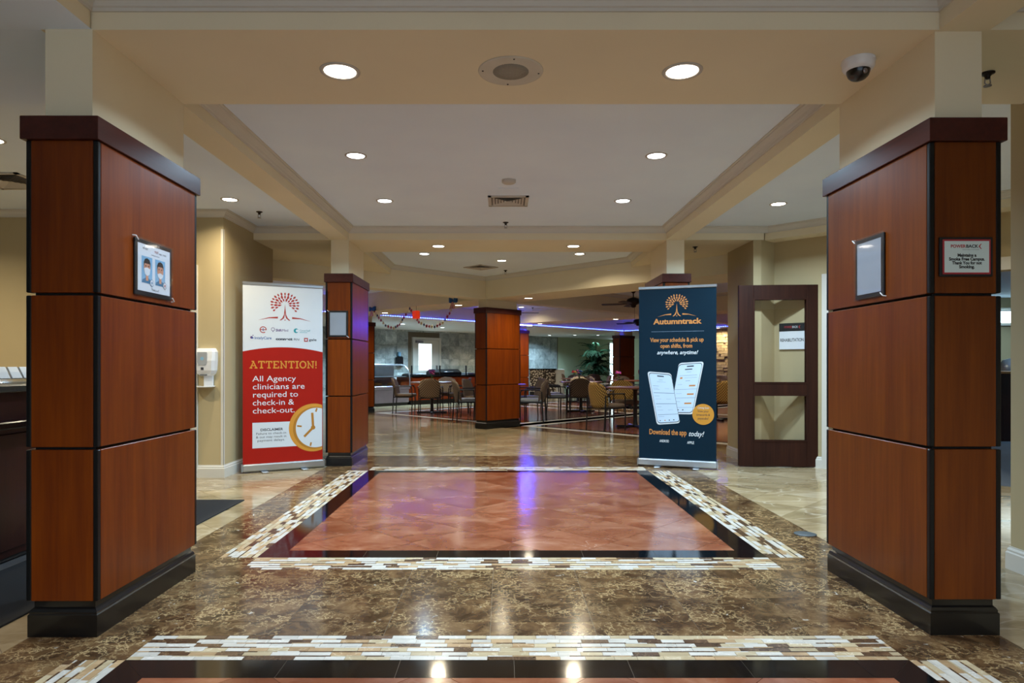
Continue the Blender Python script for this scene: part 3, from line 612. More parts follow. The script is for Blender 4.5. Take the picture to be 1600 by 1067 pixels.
# mask poster (faces +X on the left column): local -Y faces the aisle
t, sh = frame('framed poster of two masked faces on the left column', (-1.7125, 3.19, 1.615), PI/2, .335, .265, 'poster', 'paper')
Y0 = -.0100
text('All Staff', sh, -.105, .092, Y0, 'print_dark', .045, .012); text('MUST', sh, .0, .088, Y0, 'print_red', .035, .012); text('wear a mask', sh, .04, .087, Y0, 'print_dark', .07, .012); text('covering nose and mouth', sh, -.03, .070, Y0, 'print_dark', .075, .006); text('Thank you!!', sh, -.03, -.098, Y0, 'print_dark', .07, .010)
for s, cx in ((1, -.068), (0, .052)):
    def P(poly, mat, k, nm): MB().flat(poly, Y0 - .0002*k).build(nm, mat, sh)
    P([(cx-.047, -.072), (cx+.047, -.072), (cx+.047, .055), (cx-.047, .055)], 'print_ltblue', 0, 'portrait_background')
    P([(cx-.045, -.072), (cx+.045, -.072), (cx+.040, -.058), (cx+.012, -.046), (cx-.012, -.046), (cx-.040, -.058)], 'print_midblue', 1, 'portrait_shirt')
    P([(cx-.011, -.06), (cx+.011, -.06), (cx+.011, -.03), (cx-.011, -.03)], 'skin_print', 2, 'portrait_neck')
    P([(x, z) for x, z in circ(cx, .003, .040, 28, .72)], 'skin_print', 3, 'portrait_face')
    P([(cx-.029, .006), (cx-.030, .026), (cx-.02, .042), (cx, .048), (cx+.02, .042), (cx+.030, .026), (cx+.029, .006), (cx+.022, .022), (cx-.022, .022)], 'hair_print', 4, 'portrait_hair')
    for e in (-1, 1): P(circ(cx + e*.012, .010, .0035, 10, 1.4), 'hair_print', 4, 'portrait_eye')
    d = 0 if s else -.012
    P([(cx-.027, -.002+d), (cx, .004+d), (cx+.027, -.002+d), (cx+.022, -.028), (cx, -.038), (cx-.022, -.028)], 'paper', 5, 'portrait_mask')
    P(circ(cx+.042, -.066, .017, 24), 'print_midblue' if s else 'print_dark', 6, 'badge_ring'); P(circ(cx+.042, -.066, .0145, 24), 'paper', 7, 'badge_disc')
    bm, k = ('print_midblue', 0) if s else ('print_red', PI/4)
    mk = MB()
    for a in (k, k + PI/2):
        c_, s_ = math.cos(a), math.sin(a); mk.flat([(cx+.042 + c_*x - s_*z, -.066 + s_*x + c_*z) for x, z in ((-.008, -.002), (.008, -.002), (.008, .002), (-.008, .002))], Y0 - .0016 - (.0002 if a > k else 0))
    mk.build('badge_mark', bm, sh)
frame('blank grey framed sheet on the inner face of the right column', (1.8165, 3.226, 1.635), -PI/2, .25, .30)
frame('blank grey framed sheet on the slim column beside the red banner', (-1.884, 7.4595, 1.625), 0, .225, .30)
# smoke free sign
t = thing('wall_sign', 'smoke free campus sign with red border on the right column', 'sign', (1.966, 2.7795, 1.611))
MB().bbox(-.113, .113, -.010, 0, -.0835, .0835, .002).build('backing', 'print_black', t); MB().box(-.1015, .1015, -.0115, -.010, -.0735, .0735).build('border', 'sign_red', t)
fc = MB().box(-.0945, .0945, -.0125, -.0115, -.0665, .0665).build('face', 'sign_mint', t); Y0 = -.0129
text('POWER', fc, -.069, .044, Y0, 'sign_red', .064, .0125, bold=.0006); text('BACK', fc, -.004, .044, Y0, 'print_black', .052, .0125, bold=.0006)
MB().add([(.049 + a, Y0, .044 + b) for a, b in ((0, 0), (.010, .011), (.014, .011), (.006, 0), (.014, -.011), (.010, -.011))], [(0, 3, 2, 1), (0, 5, 4, 3)]).build('chevron', 'sign_red', fc)
text('R E H A B I L I T A T I O N', fc, -.018, .030, Y0, 'print_dark', .068, .004)
for k, s in enumerate(('Maintains a', 'Smoke Free Campus.', 'Thank You for not', 'Smoking.')): text(s, fc, 0, .006 - .0163*k, Y0, 'print_black', (.080, .152, .126, .066)[k], .0125, 'CENTER', bold=.0008)
# rehabilitation sign behind the door glass
t = thing('wall_sign', 'rehabilitation room sign on the wall seen through the open door', 'sign', (3.335, 7.525, 1.487), -PI/4)
MB().bbox(-.145, .145, -.016, 0, -.152, .152, .003).build('panel', 'paper', t); hb = MB().box(-.145, .145, -.0175, -.015, .058, .152).build('header_band', 'print_black', t)
text('POWER', hb, -.085, .105, -.0182, 'sign_red', .085, .026); text('BACK', hb, .004, .105, -.0182, 'print_white', .062, .026); MB().flat([(.074, .105), (.090, .087), (.098, .087), (.084, .105), (.098, .123), (.090, .123)], -.0182).build('chevron', 'sign_red', hb)
text('REHABILITATION', t, 0, -.045, -.0165, 'print_black', .262, .036, 'CENTER', bold=.001)

# ================================================================== ROLL UP BANNERS
def tree_emblem(parent, cx, z0, w, h, mat, y, gw):
    mb = MB(); ctr = (cx, z0 + h * .60); Rr = h * .40
    for ring, n, r, a0, a1, ls in ((0, 17, 1.0, -.60, PI + .60, .17), (1, 13, .70, -.45, PI + .45, .19), (2, 8, .42, -.2, PI + .2, .17)):
        for k in range(n):
            a = a0 + (a1 - a0) * k / (n - 1); c, s = math.cos(a), math.sin(a); px, pz = ctr[0] + c*r*Rr*w/h*1.18, ctr[1] + s*r*Rr
            L = ls * h * (.92 if k % 2 else .78); W = L * .46
            mb.flat([(px - c*L/2, pz - s*L/2), (px + s*W/2, pz - c*W/2), (px + c*L*.15 + s*W/2, pz + s*L*.15 - c*W/2), (px + c*L/2, pz + s*L/2), (px + c*L*.15 - s*W/2, pz + s*L*.15 + c*W/2), (px - s*W/2, pz + c*W/2)], y)
    for s in (-1, 1):
        A = [(cx + s*x*h, z0 + z*h) for x, z in ((.0, .62), (.018, .40), (.04, .22), (.10, .09), (.20, 0))]; Bp = [(cx + s*x*h, z0 + z*h) for x, z in ((.0, .30), (.002, .28), (.012, .18), (.04, .08), (.14, 0))]
        for i in range(4):
            q = [A[i], A[i+1], Bp[i+1], Bp[i]]; mb.flat(q if s < 0 else q[::-1], y - .0001)
        G = [(.26*h, .10*h), (gw*.30, .085*h), (gw*.5, -.01*h)]
        for i in range(2):
            t0 = .035*h*(1 - i*.5); t1 = .035*h*(.5 - i*.45); q = [(cx + s*G[i][0], z0 + G[i][1] + t0), (cx + s*G[i+1][0], z0 + G[i+1][1] + t1), (cx + s*G[i+1][0], z0 + G[i+1][1] - t1), (cx + s*G[i][0], z0 + G[i][1] - t0)]
            mb.flat(q if s < 0 else q[::-1], y)
    mb.flat([(cx - .03*h, z0 + .0), (cx + .03*h, z0), (cx, z0 + .05*h)], y)
    return mb.build('tree_emblem', mat, parent)
def banner(label, p, q, cloth):
    p, q = Vector(p), Vector(q); c = (p + q) / 2; d = q - p
    t = thing('roll_up_banner', label, 'banner', (c.x, c.y, 0), math.atan2(d.y, d.x)); W = .846
    MB().bbox(-W/2 - .012, W/2 + .012, -.045, .05, .012, .092, .012).build('cassette', 'alu', t)
    for s in (-1, 1):
        MB().bbox(s*(W/2 + .010) - .006, s*(W/2 + .010) + .006, -.047, .052, .010, .094, .004).build('end_cap', 'alu', t)
        f = MB().bbox(s*.21 - .035, s*.21 + .035, -.13, .12, .001, .013, .005).build('foot', 'alu', t)
    MB().tube([(0, .02, .09), (0, .022, 2.03)], .011).build('support_pole', 'alu', t)
    MB().bbox(-W/2 - .006, W/2 + .006, -.014, .012, 2.018, 2.05, .005).build('top_rail', 'alu', t)
    g = MB().box(-W/2, W/2, -.0022, -.001, .088, 2.022).build('graphic_panel', cloth, t)
    return t, g, W
t, g, W = banner('red and white attention banner with a clock for agency clinicians', (-2.78, 6.97), (-2.04, 7.38), 'banner_white')
U = lambda u: (u - .5) * W
arc = [(U(k/24), 1.30 + .05 * (1 - (2*k/24 - 1)**2)) for k in range(25)]
MB().flat([(U(0), .088), (U(1), .088)] + arc[::-1], -.0026).build('red_field', 'banner_red', g)
y1 = -.0031
tree_emblem(g, U(.515), 1.645, .29, .29, 'print_red', y1, .55)
# partner marks
mk = MB()
for k in range(20):
    a0, a1 = .0 + k*5.4/20, .0 + (k+1)*5.4/20; mk.flat([(U(.245) + r*math.cos(a), 1.538 + r*math.sin(a)) for r, a in ((.036, a0), (.036, a1), (.027, a1), (.027, a0))][::-1], y1)
mk.flat([(U(.245)-.03, 1.534), (U(.245)+.036, 1.534), (U(.245)+.036, 1.543), (U(.245)-.03, 1.543)], y1 - .0002); mk.build('ring_mark', 'print_red', g)
MB().flat([(U(.245)-.004, 1.523), (U(.245)+.004, 1.523), (U(.245)+.004, 1.555), (U(.245)-.004, 1.555)], y1 - .0004).build('cross_mark', 'print_blue', g)
mk = MB()
for k in range(16): mk.flat([(U(.365) + r*math.cos(a), 1.545 + r*math.sin(a)) for r, a in ((.020, k*PI/8), (.020, (k+1)*PI/8), (.015, (k+1)*PI/8), (.015, k*PI/8))][::-1], y1)
mk.flat([(U(.365)-.006, 1.528), (U(.365), 1.512), (U(.365)+.006, 1.528)], y1); mk.build('pin_mark', 'print_purple', g)
text('Shift', g, U(.40), 1.535, y1, 'print_purple', .062, .026, bold=.001); text('Med', g, U(.478), 1.535, y1, 'print_purple', .062, .026)
MB().flat(circ(U(.655), 1.535, .026, 24), y1).build('disc_mark', 'print_teal', g); MB().flat(circ(U(.668), 1.535, .015, 20), y1 - .0003).build('disc_centre', 'banner_white', g)
text('CareerStaff', g, U(.70), 1.537, y1, 'print_teal', .115, .02); MB().flat([(U(.70), 1.514), (U(.80), 1.514), (U(.80), 1.518), (U(.70), 1.518)], y1).build('underline', 'print_teal', g)
mk = MB(); mk.flat(circ(U(.105), 1.452, .014, 14), y1); mk.flat(circ(U(.122), 1.474, .006, 10), y1); mk.build('dot_mark', 'print_purple', g); MB().flat(circ(U(.118), 1.447, .009, 12), y1 - .0002).build('dot_mark', 'print_blue', g)
text('IntelyCare', g, U(.138), 1.447, y1, 'print_blue', .175, .029, bold=.0006); text('connect', g, U(.40), 1.440, y1, 'print_dark', .178, .026, bold=.002); text('RN', g, U(.625), 1.438, y1, 'print_dark', .055, .024)
MB().flat([(U(.757), 1.415), (U(.757)+.042, 1.415), (U(.757)+.042, 1.457), (U(.757), 1.457)], y1).build('square_mark', 'print_red', g); MB().flat([(U(.757)+.010, 1.427), (U(.757)+.032, 1.427), (U(.757)+.032, 1.445), (U(.757)+.010, 1.445)], y1 - .0002).build('square_centre', 'banner_white', g)
text('gale', g, U(.82), 1.437, y1, 'print_dark', .085, .026, bold=.0006)
# slab serif headline drawn letter by letter
def slab_word(parent, word, x0, x1, z0, h, y, mat):
    wid = {'A': 1.12, 'T': 1.0, 'E': .95, 'N': 1.12, 'I': .55, 'O': 1.08, '!': .34}; gap = .06; tot = sum(wid[c] for c in word) + gap * (len(word) - 1); s = (x1 - x0) / tot; x = x0; st = .16
    mb = MB()
    def q(ox, pts): mb.flat([(ox + a*s, z0 + b*h) for a, b in pts], y)
    def r(ox, a0, a1, b0, b1): q(ox, ((a0, b0), (a1, b0), (a1, b1), (a0, b1)))
    for c in word:
        wd_ = wid[c]; f = .14
        if c == 'T': r(x, wd_/2-.09, wd_/2+.09, f, 1-f); r(x, .04, wd_-.04, 1-f, 1); r(x, .04, .17, .70, 1-f); r(x, wd_-.17, wd_-.04, .70, 1-f); r(x, wd_/2-.24, wd_/2+.24, 0, f)
        elif c == 'E': r(x, .12, .30, f, 1-f); r(x, .02, .9, 0, f); r(x, .02, .86, 1-f, 1); r(x, .30, .62, .43, .57); r(x, .76, .9, f, .30); r(x, .74, .86, .72, 1-f)
        elif c == 'I': r(x, wd_/2-.09, wd_/2+.09, f, 1-f); r(x, .03, wd_-.03, 0, f); r(x, .03, wd_-.03, 1-f, 1)
        elif c == 'N': r(x, .14, .29, f, 1-f); r(x, .83, .98, 0, 1-f); r(x, .02, .42, 0, f); r(x, .68, 1.1, 1-f, 1); q(x, ((.83, 0), (.98, 0), (.29, 1-f), (.14, 1-f))[::1]); r(x, .02, .29, 1-f, 1)
        elif c == 'A': q(x, ((.10, f), (.27, f), (.60, 1-f), (.48, 1-f))); q(x, ((.85, f), (1.02, f), (.64, 1-f), (.50, 1-f))); r(x, .30, .66, 1-f, 1); r(x, .33, .80, .30, .42); r(x, 0, .40, 0, f); r(x, .72, 1.12, 0, f)
        elif c == 'O':
            for k in range(24):
                a, b = 2*PI*k/24, 2*PI*(k+1)/24; q(x, [(wd_/2 + rr*.5*wd_*math.cos(t_), .5 + rz_*.52*math.sin(t_)) for rr, rz_, t_ in ((.97, 1, a), (.97, 1, b), (.62, .70, b), (.62, .70, a))][::-1])
        else: r(x, .10, .27, .32, 1); r(x, .10, .27, 0, .17)
        x += (wd_ + gap) * s
    mb.build('headline', mat, parent)
slab_word(g, 'ATTENTION!', U(.08), U(.925), 1.118, .082, y1, 'print_gold')
for k, (s, wd_) in enumerate((('All Agency', .455), ('clinicians are', .545), ('required to', .47), ('check-in &', .43), ('check-out.', .437))): text(s, g, U(.115), 1.005 - .0865*k, y1, 'print_white', wd_, .060)
MB().flat([(U(.115), .258), (U(.70), .258), (U(.70), .533), (U(.115), .533)], y1).build('disclaimer_box', 'banner_white', g)
text('DISCLAIMER', g, U(.35), .452, y1 - .0004, 'print_dark', .235, .026, 'CENTER', bold=.001)
for k, (s, wd_) in enumerate((('Failure to check-in', .31), ('& out may result in', .315), ('payment delays.', .285))): text(s, g, U(.345), .412 - .0375*k, y1 - .0004, 'print_dark', wd_, .024, 'CENTER')
def clipx(poly, lim): return clip(poly, -9, lim, -9, 9)
cz, cu = .455, U(.88)
MB().flat(clipx(circ(cu, cz, .268, 64), U(.992)), y1 - .0007).build('clock_rim', 'print_gold', g)
MB().flat(clipx(circ(cu + .012, cz - .004, .236, 64), U(.992)), y1 - .001).build('clock_rim_shade', 'print_amber', g)
MB().flat(clipx(circ(cu + .028, cz - .002, .222, 64), U(.992)), y1 - .0013).build('clock_face', 'banner_white', g)
def stroke(a, b, w): 
    d = Vector((b[0]-a[0], b[1]-a[1])).normalized(); n = Vector((-d.y, d.x)) * w/2; return [(a[0]-n.x, a[1]-n.y), (b[0]-n.x, b[1]-n.y), (b[0]+n.x, b[1]+n.y), (a[0]+n.x, a[1]+n.y)][::1]
hc = (cu - .005, cz)
hd = MB(); hd.flat(stroke(hc, (hc[0]-.01, hc[1]+.165), .026), y1 - .0016); hd.flat(stroke(hc, (hc[0]-.098, hc[1]-.098), .026), y1 - .0017); hd.flat(circ(*hc, .024, 20), y1 - .0018)
for a, b in (((.030, .175), (.042, .215)), ((-.175, .025), (-.125, .018)), ((-.03, -.205), (-.022, -.165))): hd.flat(stroke((hc[0]+a[0], hc[1]+a[1]), (hc[0]+b[0], hc[1]+b[1]), .018), y1 - .0016)
hd.build('clock_hands', 'print_amber', g)

t, g, W = banner('navy phone app banner with orange tree and two phones', (1.5625, 7.50), (2.356, 7.205), 'banner_navy')
y1 = -.0027
tree_emblem(g, U(.497), 1.705, .235, .235, 'print_orange', y1, .42)
text('Autumntrack', g, U(.50), 1.645, y1, 'print_orange', .53, .058, 'CENTER', bold=.003)
MB().flat([(U(.165), 1.533), (U(.845), 1.533), (U(.845), 1.536), (U(.165), 1.536)], y1).build('rule', 'screen_grey', g)
text('View your schedule & pick up', g, U(.495), 1.438, y1, 'print_orange', .585, .046, 'CENTER', bold=.0015); text('open shifts, from', g, U(.49), 1.370, y1, 'print_orange', .35, .044, 'CENTER', bold=.0015)
text('anywhere, anytime!', g, U(.50), 1.296, y1, 'print_white', .45, .042, 'CENTER', bold=.001, shear=.35)
def pz(x, y): # banner print coordinates measured on the sheet
    u = (x - 66) / 373; top, bot = 92 - 14*u, 965 + 20*u; return (U(u), 2.045 * (bot - y) / (bot - top))
def rquad(c, r=.16):     # rounded quad from four corners
    o = []; n = len(c)
    for i in range(n):
        p0, p, p1 = Vector(c[i-1]), Vector(c[i]), Vector(c[(i+1) % n]); k = .036
        a = p + (p0 - p).normalized()*k; b = p + (p1 - p).normalized()*k
        for s in range(6):
            tt = s / 5; o.append(tuple(a*(1-tt)**2 + p*2*tt*(1-tt) + b*tt*tt))
    return o
def shrink(c, k, dx=0, dz=0):
    m = sum((Vector(p) for p in c), Vector((0, 0))) / 4; return [tuple(Vector(p) + (m - Vector(p)).normalized()*k + Vector((dx, dz))) for p in c]
def phone(c, y, items, side):
    ph = MB().flat(rquad(c), y).build('phone_body', 'print_white', g); MB().flat(rquad(shrink(c, .016, side*.006)), y - .0003).build('phone_bezel', 'print_dark', ph)
    sc = shrink(c, .024, side*.006); MB().flat(rquad(sc), y - .0006).build('phone_screen', 'screen_white', ph)
    bl, br, tr, tl = [Vector(p) for p in sc]
    def at(a, b): return tuple((bl*(1-a) + br*a)*(1-b) + (tl*(1-a) + tr*a)*b)
    def bar(a0, a1, b0, b1, m, nm='screen_line'): MB().flat([at(a0, b0), at(a1, b0), at(a1, b1), at(a0, b1)], y - .0009).build(nm, m, ph)
    bar(.36, .66, .945, .97, 'print_dark', 'camera_notch')
    for it in items: bar(*it)
pc = [pz(155, 765), pz(268, 757), pz(224, 512), pz(107, 503)]; 
phone([pz(218, 712), pz(330, 714), pz(381, 455), pz(262, 462)], y1, [(.3, .62, .885, .905, 'print_dark'), (.4, .6, .835, .842, 'screen_grey'), (.12, .88, .765, .772, 'screen_grey'), (.16, .26, .70, .735, 'print_orange'), (.34, .9, .715, .72, 'screen_grey'), (.42, .62, .65, .66, 'screen_grey'), (.62, .9, .535, .565, 'print_orange'), (.1, .3, .58, .585, 'screen_grey'), (.0, 1, .475, .482, 'screen_grey'), (.60, .9, .36, .39, 'print_orange'), (.1, .35, .39, .395, 'screen_grey'), (0, 1, .295, .302, 'screen_grey'), (.56, .88, .17, .2, 'print_orange'), (.1, .35, .22, .225, 'screen_grey'), (0, 1, .1, .105, 'screen_grey'), (.3, .36, .04, .06, 'print_dark'), (.52, .58, .04, .06, 'print_dark')], -1)
phone(pc, y1 - .0014, [(.4, .58, .875, .882, 'screen_grey'), (.3, .7, .835, .84, 'screen_grey'), (.08, .35, .745, .752, 'screen_grey'), (.08, .3, .70, .704, 'screen_grey'), (.6, .8, .70, .704, 'screen_grey'), (.08, .36, .675, .679, 'screen_grey'), (.06, 1, .60, .612, 'screen_grey'), (.08, .3, .54, .545, 'screen_grey'), (.08, .35, .48, .484, 'screen_grey'), (.58, .8, .48, .484, 'screen_grey'), (.06, 1, .375, .387, 'screen_grey'), (.08, .3, .32, .325, 'screen_grey'), (.08, .35, .25, .254, 'screen_grey'), (.58, .8, .25, .254, 'screen_grey'), (.06, 1, .155, .165, 'screen_grey'), (.08, .34, .12, .125, 'screen_grey'), (.1, .14, .03, .05, 'print_dark'), (.32, .37, .03, .05, 'print_orange'), (.52, .57, .03, .05, 'print_dark'), (.72, .78, .03, .05, 'print_dark')], 1)
cc = pz(377, 714); bd = MB().flat(circ(cc[0], cc[1], .116, 48), y1 - .0024).build('round_badge', 'print_gold', g)
text('Coming Soon', bd, cc[0], cc[1] + .072, y1 - .0029, 'print_white', .12, .022, 'CENTER', shear=.3)
for k, s in enumerate(('View your', 'timecards &', 'paystubs!')): text(s, bd, cc[0], cc[1] + .034 - .04*k, y1 - .0029, 'print_dark', (.12, .145, .115)[k], .026, 'CENTER')
text('Download the app', g, U(.135), .393, y1, 'print_orange', .41, .058, bold=.002); text('today!', g, U(.645), .385, y1, 'print_white', .165, .055, bold=.001, shear=.35)
text('ANDROID', g, U(.335), .293, y1, 'print_white', .105, .028, 'CENTER', bold=.0008); text('APPLE', g, U(.675), .286, y1, 'print_white', .075, .028, 'CENTER', bold=.0008)

# ================================================================== LEFT SIDE: dispenser, desk, mat
t = thing('sanitizer_dispenser', 'white hand sanitizer dispenser with drip tray on the tan wall', 'dispenser', (-3.03, 6.70, 0))
rows = []
for z, wq, d, fr in ((1.045, .062, .04, .0), (1.07, .085, .085, .0), (1.10, .098, .10, 0), (1.20, .104, .105, 0), (1.29, .103, .09, 0), (1.325, .085, .07, 0)):
    rows.append([(-wq, 0, z), (-wq, -d*.7, z), (-wq*.8, -d, z), (wq*.8, -d, z), (wq, -d*.7, z), (wq, 0, z)])
hs = MB().loft(rows, smooth=False).build('housing', 'white_plastic', t)
MB().flat([(-.06, 1.185), (-.045, 1.155), (.025, 1.155), (.04, 1.185), (.04, 1.285), (-.06, 1.285)], -.1075).build('level_window', 'paper_grey', hs); MB().flat(circ(-.01, 1.22, .018, 16), -.1085).build('round_label', 'print_ltblue', hs)
MB().box(-.025, .003, -.1045, -.100, 1.105, 1.131).build('badge', 'print_dark', hs); MB().box(-.04, .03, -.09, -.08, 1.05, 1.058).build('nozzle', 'black_metal', hs)
MB().bbox(-.035, .062, -.02, 0, .93, 1.06, .004).build('bracket', 'white_plastic', t); MB().lathe([(.001, .925), (.09, .928), (.105, .938), (.103, .942), (.08, .934), (.001, .932)], 24, c=(-.005, -.07, 0)).build('drip_tray', 'white_plastic', t)
t = thing('reception_desk', 'dark wood reception desk with stone counter left of the near column', 'desk', (0, 0, 0))
MB().box(-3.5, -2.82, 2.6, 5.3, .06, 1.0).build('body', 'desk_wood', t); MB().box(-3.5, -2.84, 2.6, 5.3, 0, .06).build('plinth', 'black_base', t)
MB().bbox(-3.35, -2.76, 2.55, 5.35, 1.0, 1.04, .006).build('counter_top', 'dark_stone', t); MB().bbox(-2.86, -2.70, 2.55, 5.35, .80, .84, .006).build('ledge', 'black_granite', t)
for k in range(3): MB().bbox(-2.825, -2.808, 2.68 + k*.88, 3.50 + k*.88, .10, .76, .004).build('front_panel', 'desk_wood', t)
MB().box(-2.83, -2.815, 2.6, 5.3, 0, .03).build('foot_rail', 'steel', t)
for r_ in range(2):
  for k in range(4):
    x0, y0 = -2.98 - .12*r_, 3.90 + k * .098 + .14*r_
    t = thing('card_holder', ('clear acrylic business card holder in the front row on the counter', 'clear acrylic business card holder in the back row on the counter')[r_], 'card holder', (x0, y0, 1.04), PI/2 - .1, 'card holders on the reception counter')
    MB().add([(-.05, -.03, 0), (.05, -.03, 0), (.05, .03, 0), (-.05, .03, 0), (-.05, .01, .06 + .03*r_), (.05, .01, .06 + .03*r_), (.05, .03, .06 + .03*r_), (-.05, .03, .06 + .03*r_)], [(0, 1, 5, 4), (1, 2, 6, 5), (2, 3, 7, 6), (3, 0, 4, 7), (3, 2, 1, 0)]).build('stand', 'acrylic', t)
    MB().bbox(-.036, .036, -.006, .006, 0, .045, .001).build('card_stack', 'paper', t, loc=(0, -.004, .03 + .03*r_), rot=(-.5, 0, 0))
tag(MB().bbox(-2.80, -2.20, 1.2, 5.56, .0005, .009, .003).build('floor_mat', 'mat_black'), 'long black floor mat running behind the left column', 'mat')

# ================================================================== DINING ROOM
def bez(a, b, c, n=6): return [tuple(Vector(a)*(1-t)**2 + Vector(b)*2*t*(1-t) + Vector(c)*t*t for t in [k/n])[0] for k in range(n+1)]
def make_chair(fab, seat):
    t = bpy.data.objects.new('dining_armchair', None); C.objects.link(t)
    # front of the chair is -Y; back at +Y
    NX, NZ = 9, 9; fr, bk = [], []
    for j in range(NZ):
        s = j / (NZ - 1); z = .40 + .45*s
        half = .235 + .015*math.sin(s*PI) if s < .72 else .235*math.sqrt(max(.05, 1 - ((s - .72)/.33)**2))
        half = .21 + (half - .21) if s > .1 else .20
        for i in range(NX):
            q = i/(NX-1)*2 - 1; x = q*half; yy = .215 + .09*s - .07*q*q*(half/.235)
            zz = z - (.0 if s < .95 else .015*q*q)
            fr.append((x, yy - .022*(1 - q**4), zz)); bk.append((x, yy + .028*(1 - q**4*.6), zz))
    n = NX*NZ; fs = []
    for j in range(NZ-1):
        for i in range(NX-1):
            a = j*NX + i; fs.append((a, a+1, a+NX+1, a+NX)); fs.append((n+a, n+a+NX, n+a+NX+1, n+a+1))
    for j in range(NZ-1):
        a = j*NX; fs.append((a, a+NX, n+a+NX, n+a)); b = a+NX-1; fs.append((b, n+b, n+b+NX, b+NX))
    for i in range(NX-1): fs.append((i, n+i, n+i+1, i+1)); a = (NZ-1)*NX + i; fs.append((a, a+1, n+a+1, n+a))
    MB().add(fr + bk, fs, 0, True).build('backrest', fab, t)
    rows = []
    for z, k in ((.40, .90), (.415, .98), (.44, 1.0), (.46, .98), (.472, .90), (.476, .7)):
        rows.append([(x*k, y*k - .01, z) for x, y in [(-.20, .22), (.20, .22), (.245, .1), (.25, -.15), (.22, -.235), (.12, -.255), (-.12, -.255), (-.22, -.235), (-.25, -.15), (-.245, .1)]])
    MB().loft(rows).build('seat', seat, t)
    for s in (-1, 1):
        MB().tube([(s*.265, -.20, 0), (s*.265, -.21, .40), (s*.265, -.20, .60), (s*.262, -.17, .645)], .0125, 6).build('leg', 'black_metal', t)
        MB().tube([(s*.245, .26, 0), (s*.245, .235, .40), (s*.245, .225, .62)], .0125, 6).build('leg', 'black_metal', t)
        MB().bbox(s*.262 - .024, s*.262 + .024, -.20, .20, .64, .662, .008).build('armrest', 'black_metal', t)
    MB().box(-.25, .25, -.20, .23, .385, .403).build('seat_frame', 'black_metal', t)
    return t
PROTO = {}
def chair(fab, seat, x, y, face, label):
    k = (fab, seat)
    if k not in PROTO: PROTO[k] = o = make_chair(fab, seat)
    else: o = copy_tree(PROTO[k])
    o.location = (x, y, .0035); o.rotation_euler = (0, 0, face + PI/2)   # face: direction the sitter looks
    tag(o, label, 'chair', 'dining armchairs'); return o
def table(x, y, label, r=.53):
    t = thing('round_dining_table', label, 'table', (x, y, .0035), 0, 'round dining tables')
    MB().lathe([(.001, .72), (r*.94, .72), (r, .728), (r, .745), (r*.985, .75), (.001, .75)], 40, smooth=False).build('table_top', 'table_wood', t)
    MB().lathe([(.05, .03), (.045, .06), (.038, .1), (.038, .68), (.09, .72), (.001, .72)], 16).build('pedestal', 'black_metal', t)
    for k in range(2): MB().bbox(-.36, .36, -.03, .03, .0, .04, .01).build('foot_bar', 'black_metal', t, rot=(0, 0, k*PI/2 + .1))
def vase(x, y, cols, label, z=.754):
    t = thing('flower_vase', label, 'vase', (x, y, z)); MB().lathe([(.03, 0), (.026, .02), (.022, .06), (.034, .13), (.031, .13), (.001, .1)], 14).build('vase', 'acrylic', t)
    rnd = random.Random(len(label))
    for k in range(9):
        a = k*2.4; r_ = .02 + .05*((k*37 % 10)/10); h = .17 + .10*rnd.random(); px, py = r_*math.cos(a), r_*math.sin(a)
        s = MB().tube([(0, 0, .03), (px*.4, py*.4, .12), (px, py, h)], .003, 5).build('stem', 'leaf_green', t)
        bl = MB()
        for q in range(5): bl.lathe([(.001, -.012), (.018, 0), (.016, .014), (.001, .022)], 7, c=(px + .016*math.cos(q*1.257), py + .016*math.sin(q*1.257), h + .01*(q % 2)))
        bl.build('blossom', cols[k % len(cols)], s)
E, N, Wd, So = 0, PI/2, PI, -PI/2
table(-1.72, 15.8, 'round dining table left of the middle column, with purple flowers'); vase(-1.72, 15.8, ['flower_purple', 'flower_purple', 'flower_pink'], 'vase of purple and pink flowers on the table left of the middle column')
chair('fab_taupe', 'seat_taupe', -1.68, 15.15, N, 'patterned armchair seen from behind at the table left of the middle column'); chair('fab_grey', 'seat_taupe', -2.36, 15.72, E, 'armchair in profile before the glass display case, facing right')
chair('fab_grey', 'seat_taupe', -1.10, 15.95, Wd, 'armchair in profile facing left at the table left of the middle column'); chair('fab_pale', 'seat_taupe', -1.40, 16.55, So + .2, 'pale patterned armchair on the far side of the purple flower table')
table(-.03, 14.0, 'round dining table hidden behind the middle column'); chair('fab_grey', 'seat_blue', -.74, 13.45, E + .25, 'grey armchair half hidden by the left edge of the middle column'); chair('fab_grey', 'seat_taupe', -.60, 14.55, E - .4, 'armchair barely peeking out behind the left edge of the middle column')
chair('fab_grey', 'seat_blue', .60, 13.35, Wd - .2, 'nearer of two armchairs at the right edge of the middle column'); chair('fab_grey', 'seat_blue', .62, 14.5, Wd + .3, 'farther of two armchairs at the right edge of the middle column')
table(1.93, 16.2, 'round dining table with blue and pink flowers'); vase(1.90, 16.25, ['flower_blue', 'flower_pink', 'flower_blue'], 'vase of blue and pink flowers on the centre right table')
chair('fab_dark', 'seat_taupe', 1.80, 15.42, N, 'dark diamond patterned armchair seen from behind, centre right'); chair('fab_grey', 'seat_blue', 1.22, 15.3, E + .15, 'armchair facing right in front of the pebble bar, the nearer'); chair('fab_grey', 'seat_blue', 1.22, 16.45, E, 'armchair facing right in front of the pebble bar, the farther')
chair('fab_pale', 'seat_taupe', 2.0, 17.0, So, 'pale patterned armchair behind the blue flower table'); chair('fab_grey', 'seat_taupe', 2.62, 15.9, Wd - .5, 'grey armchair between the gold chairs and the blue flower table')
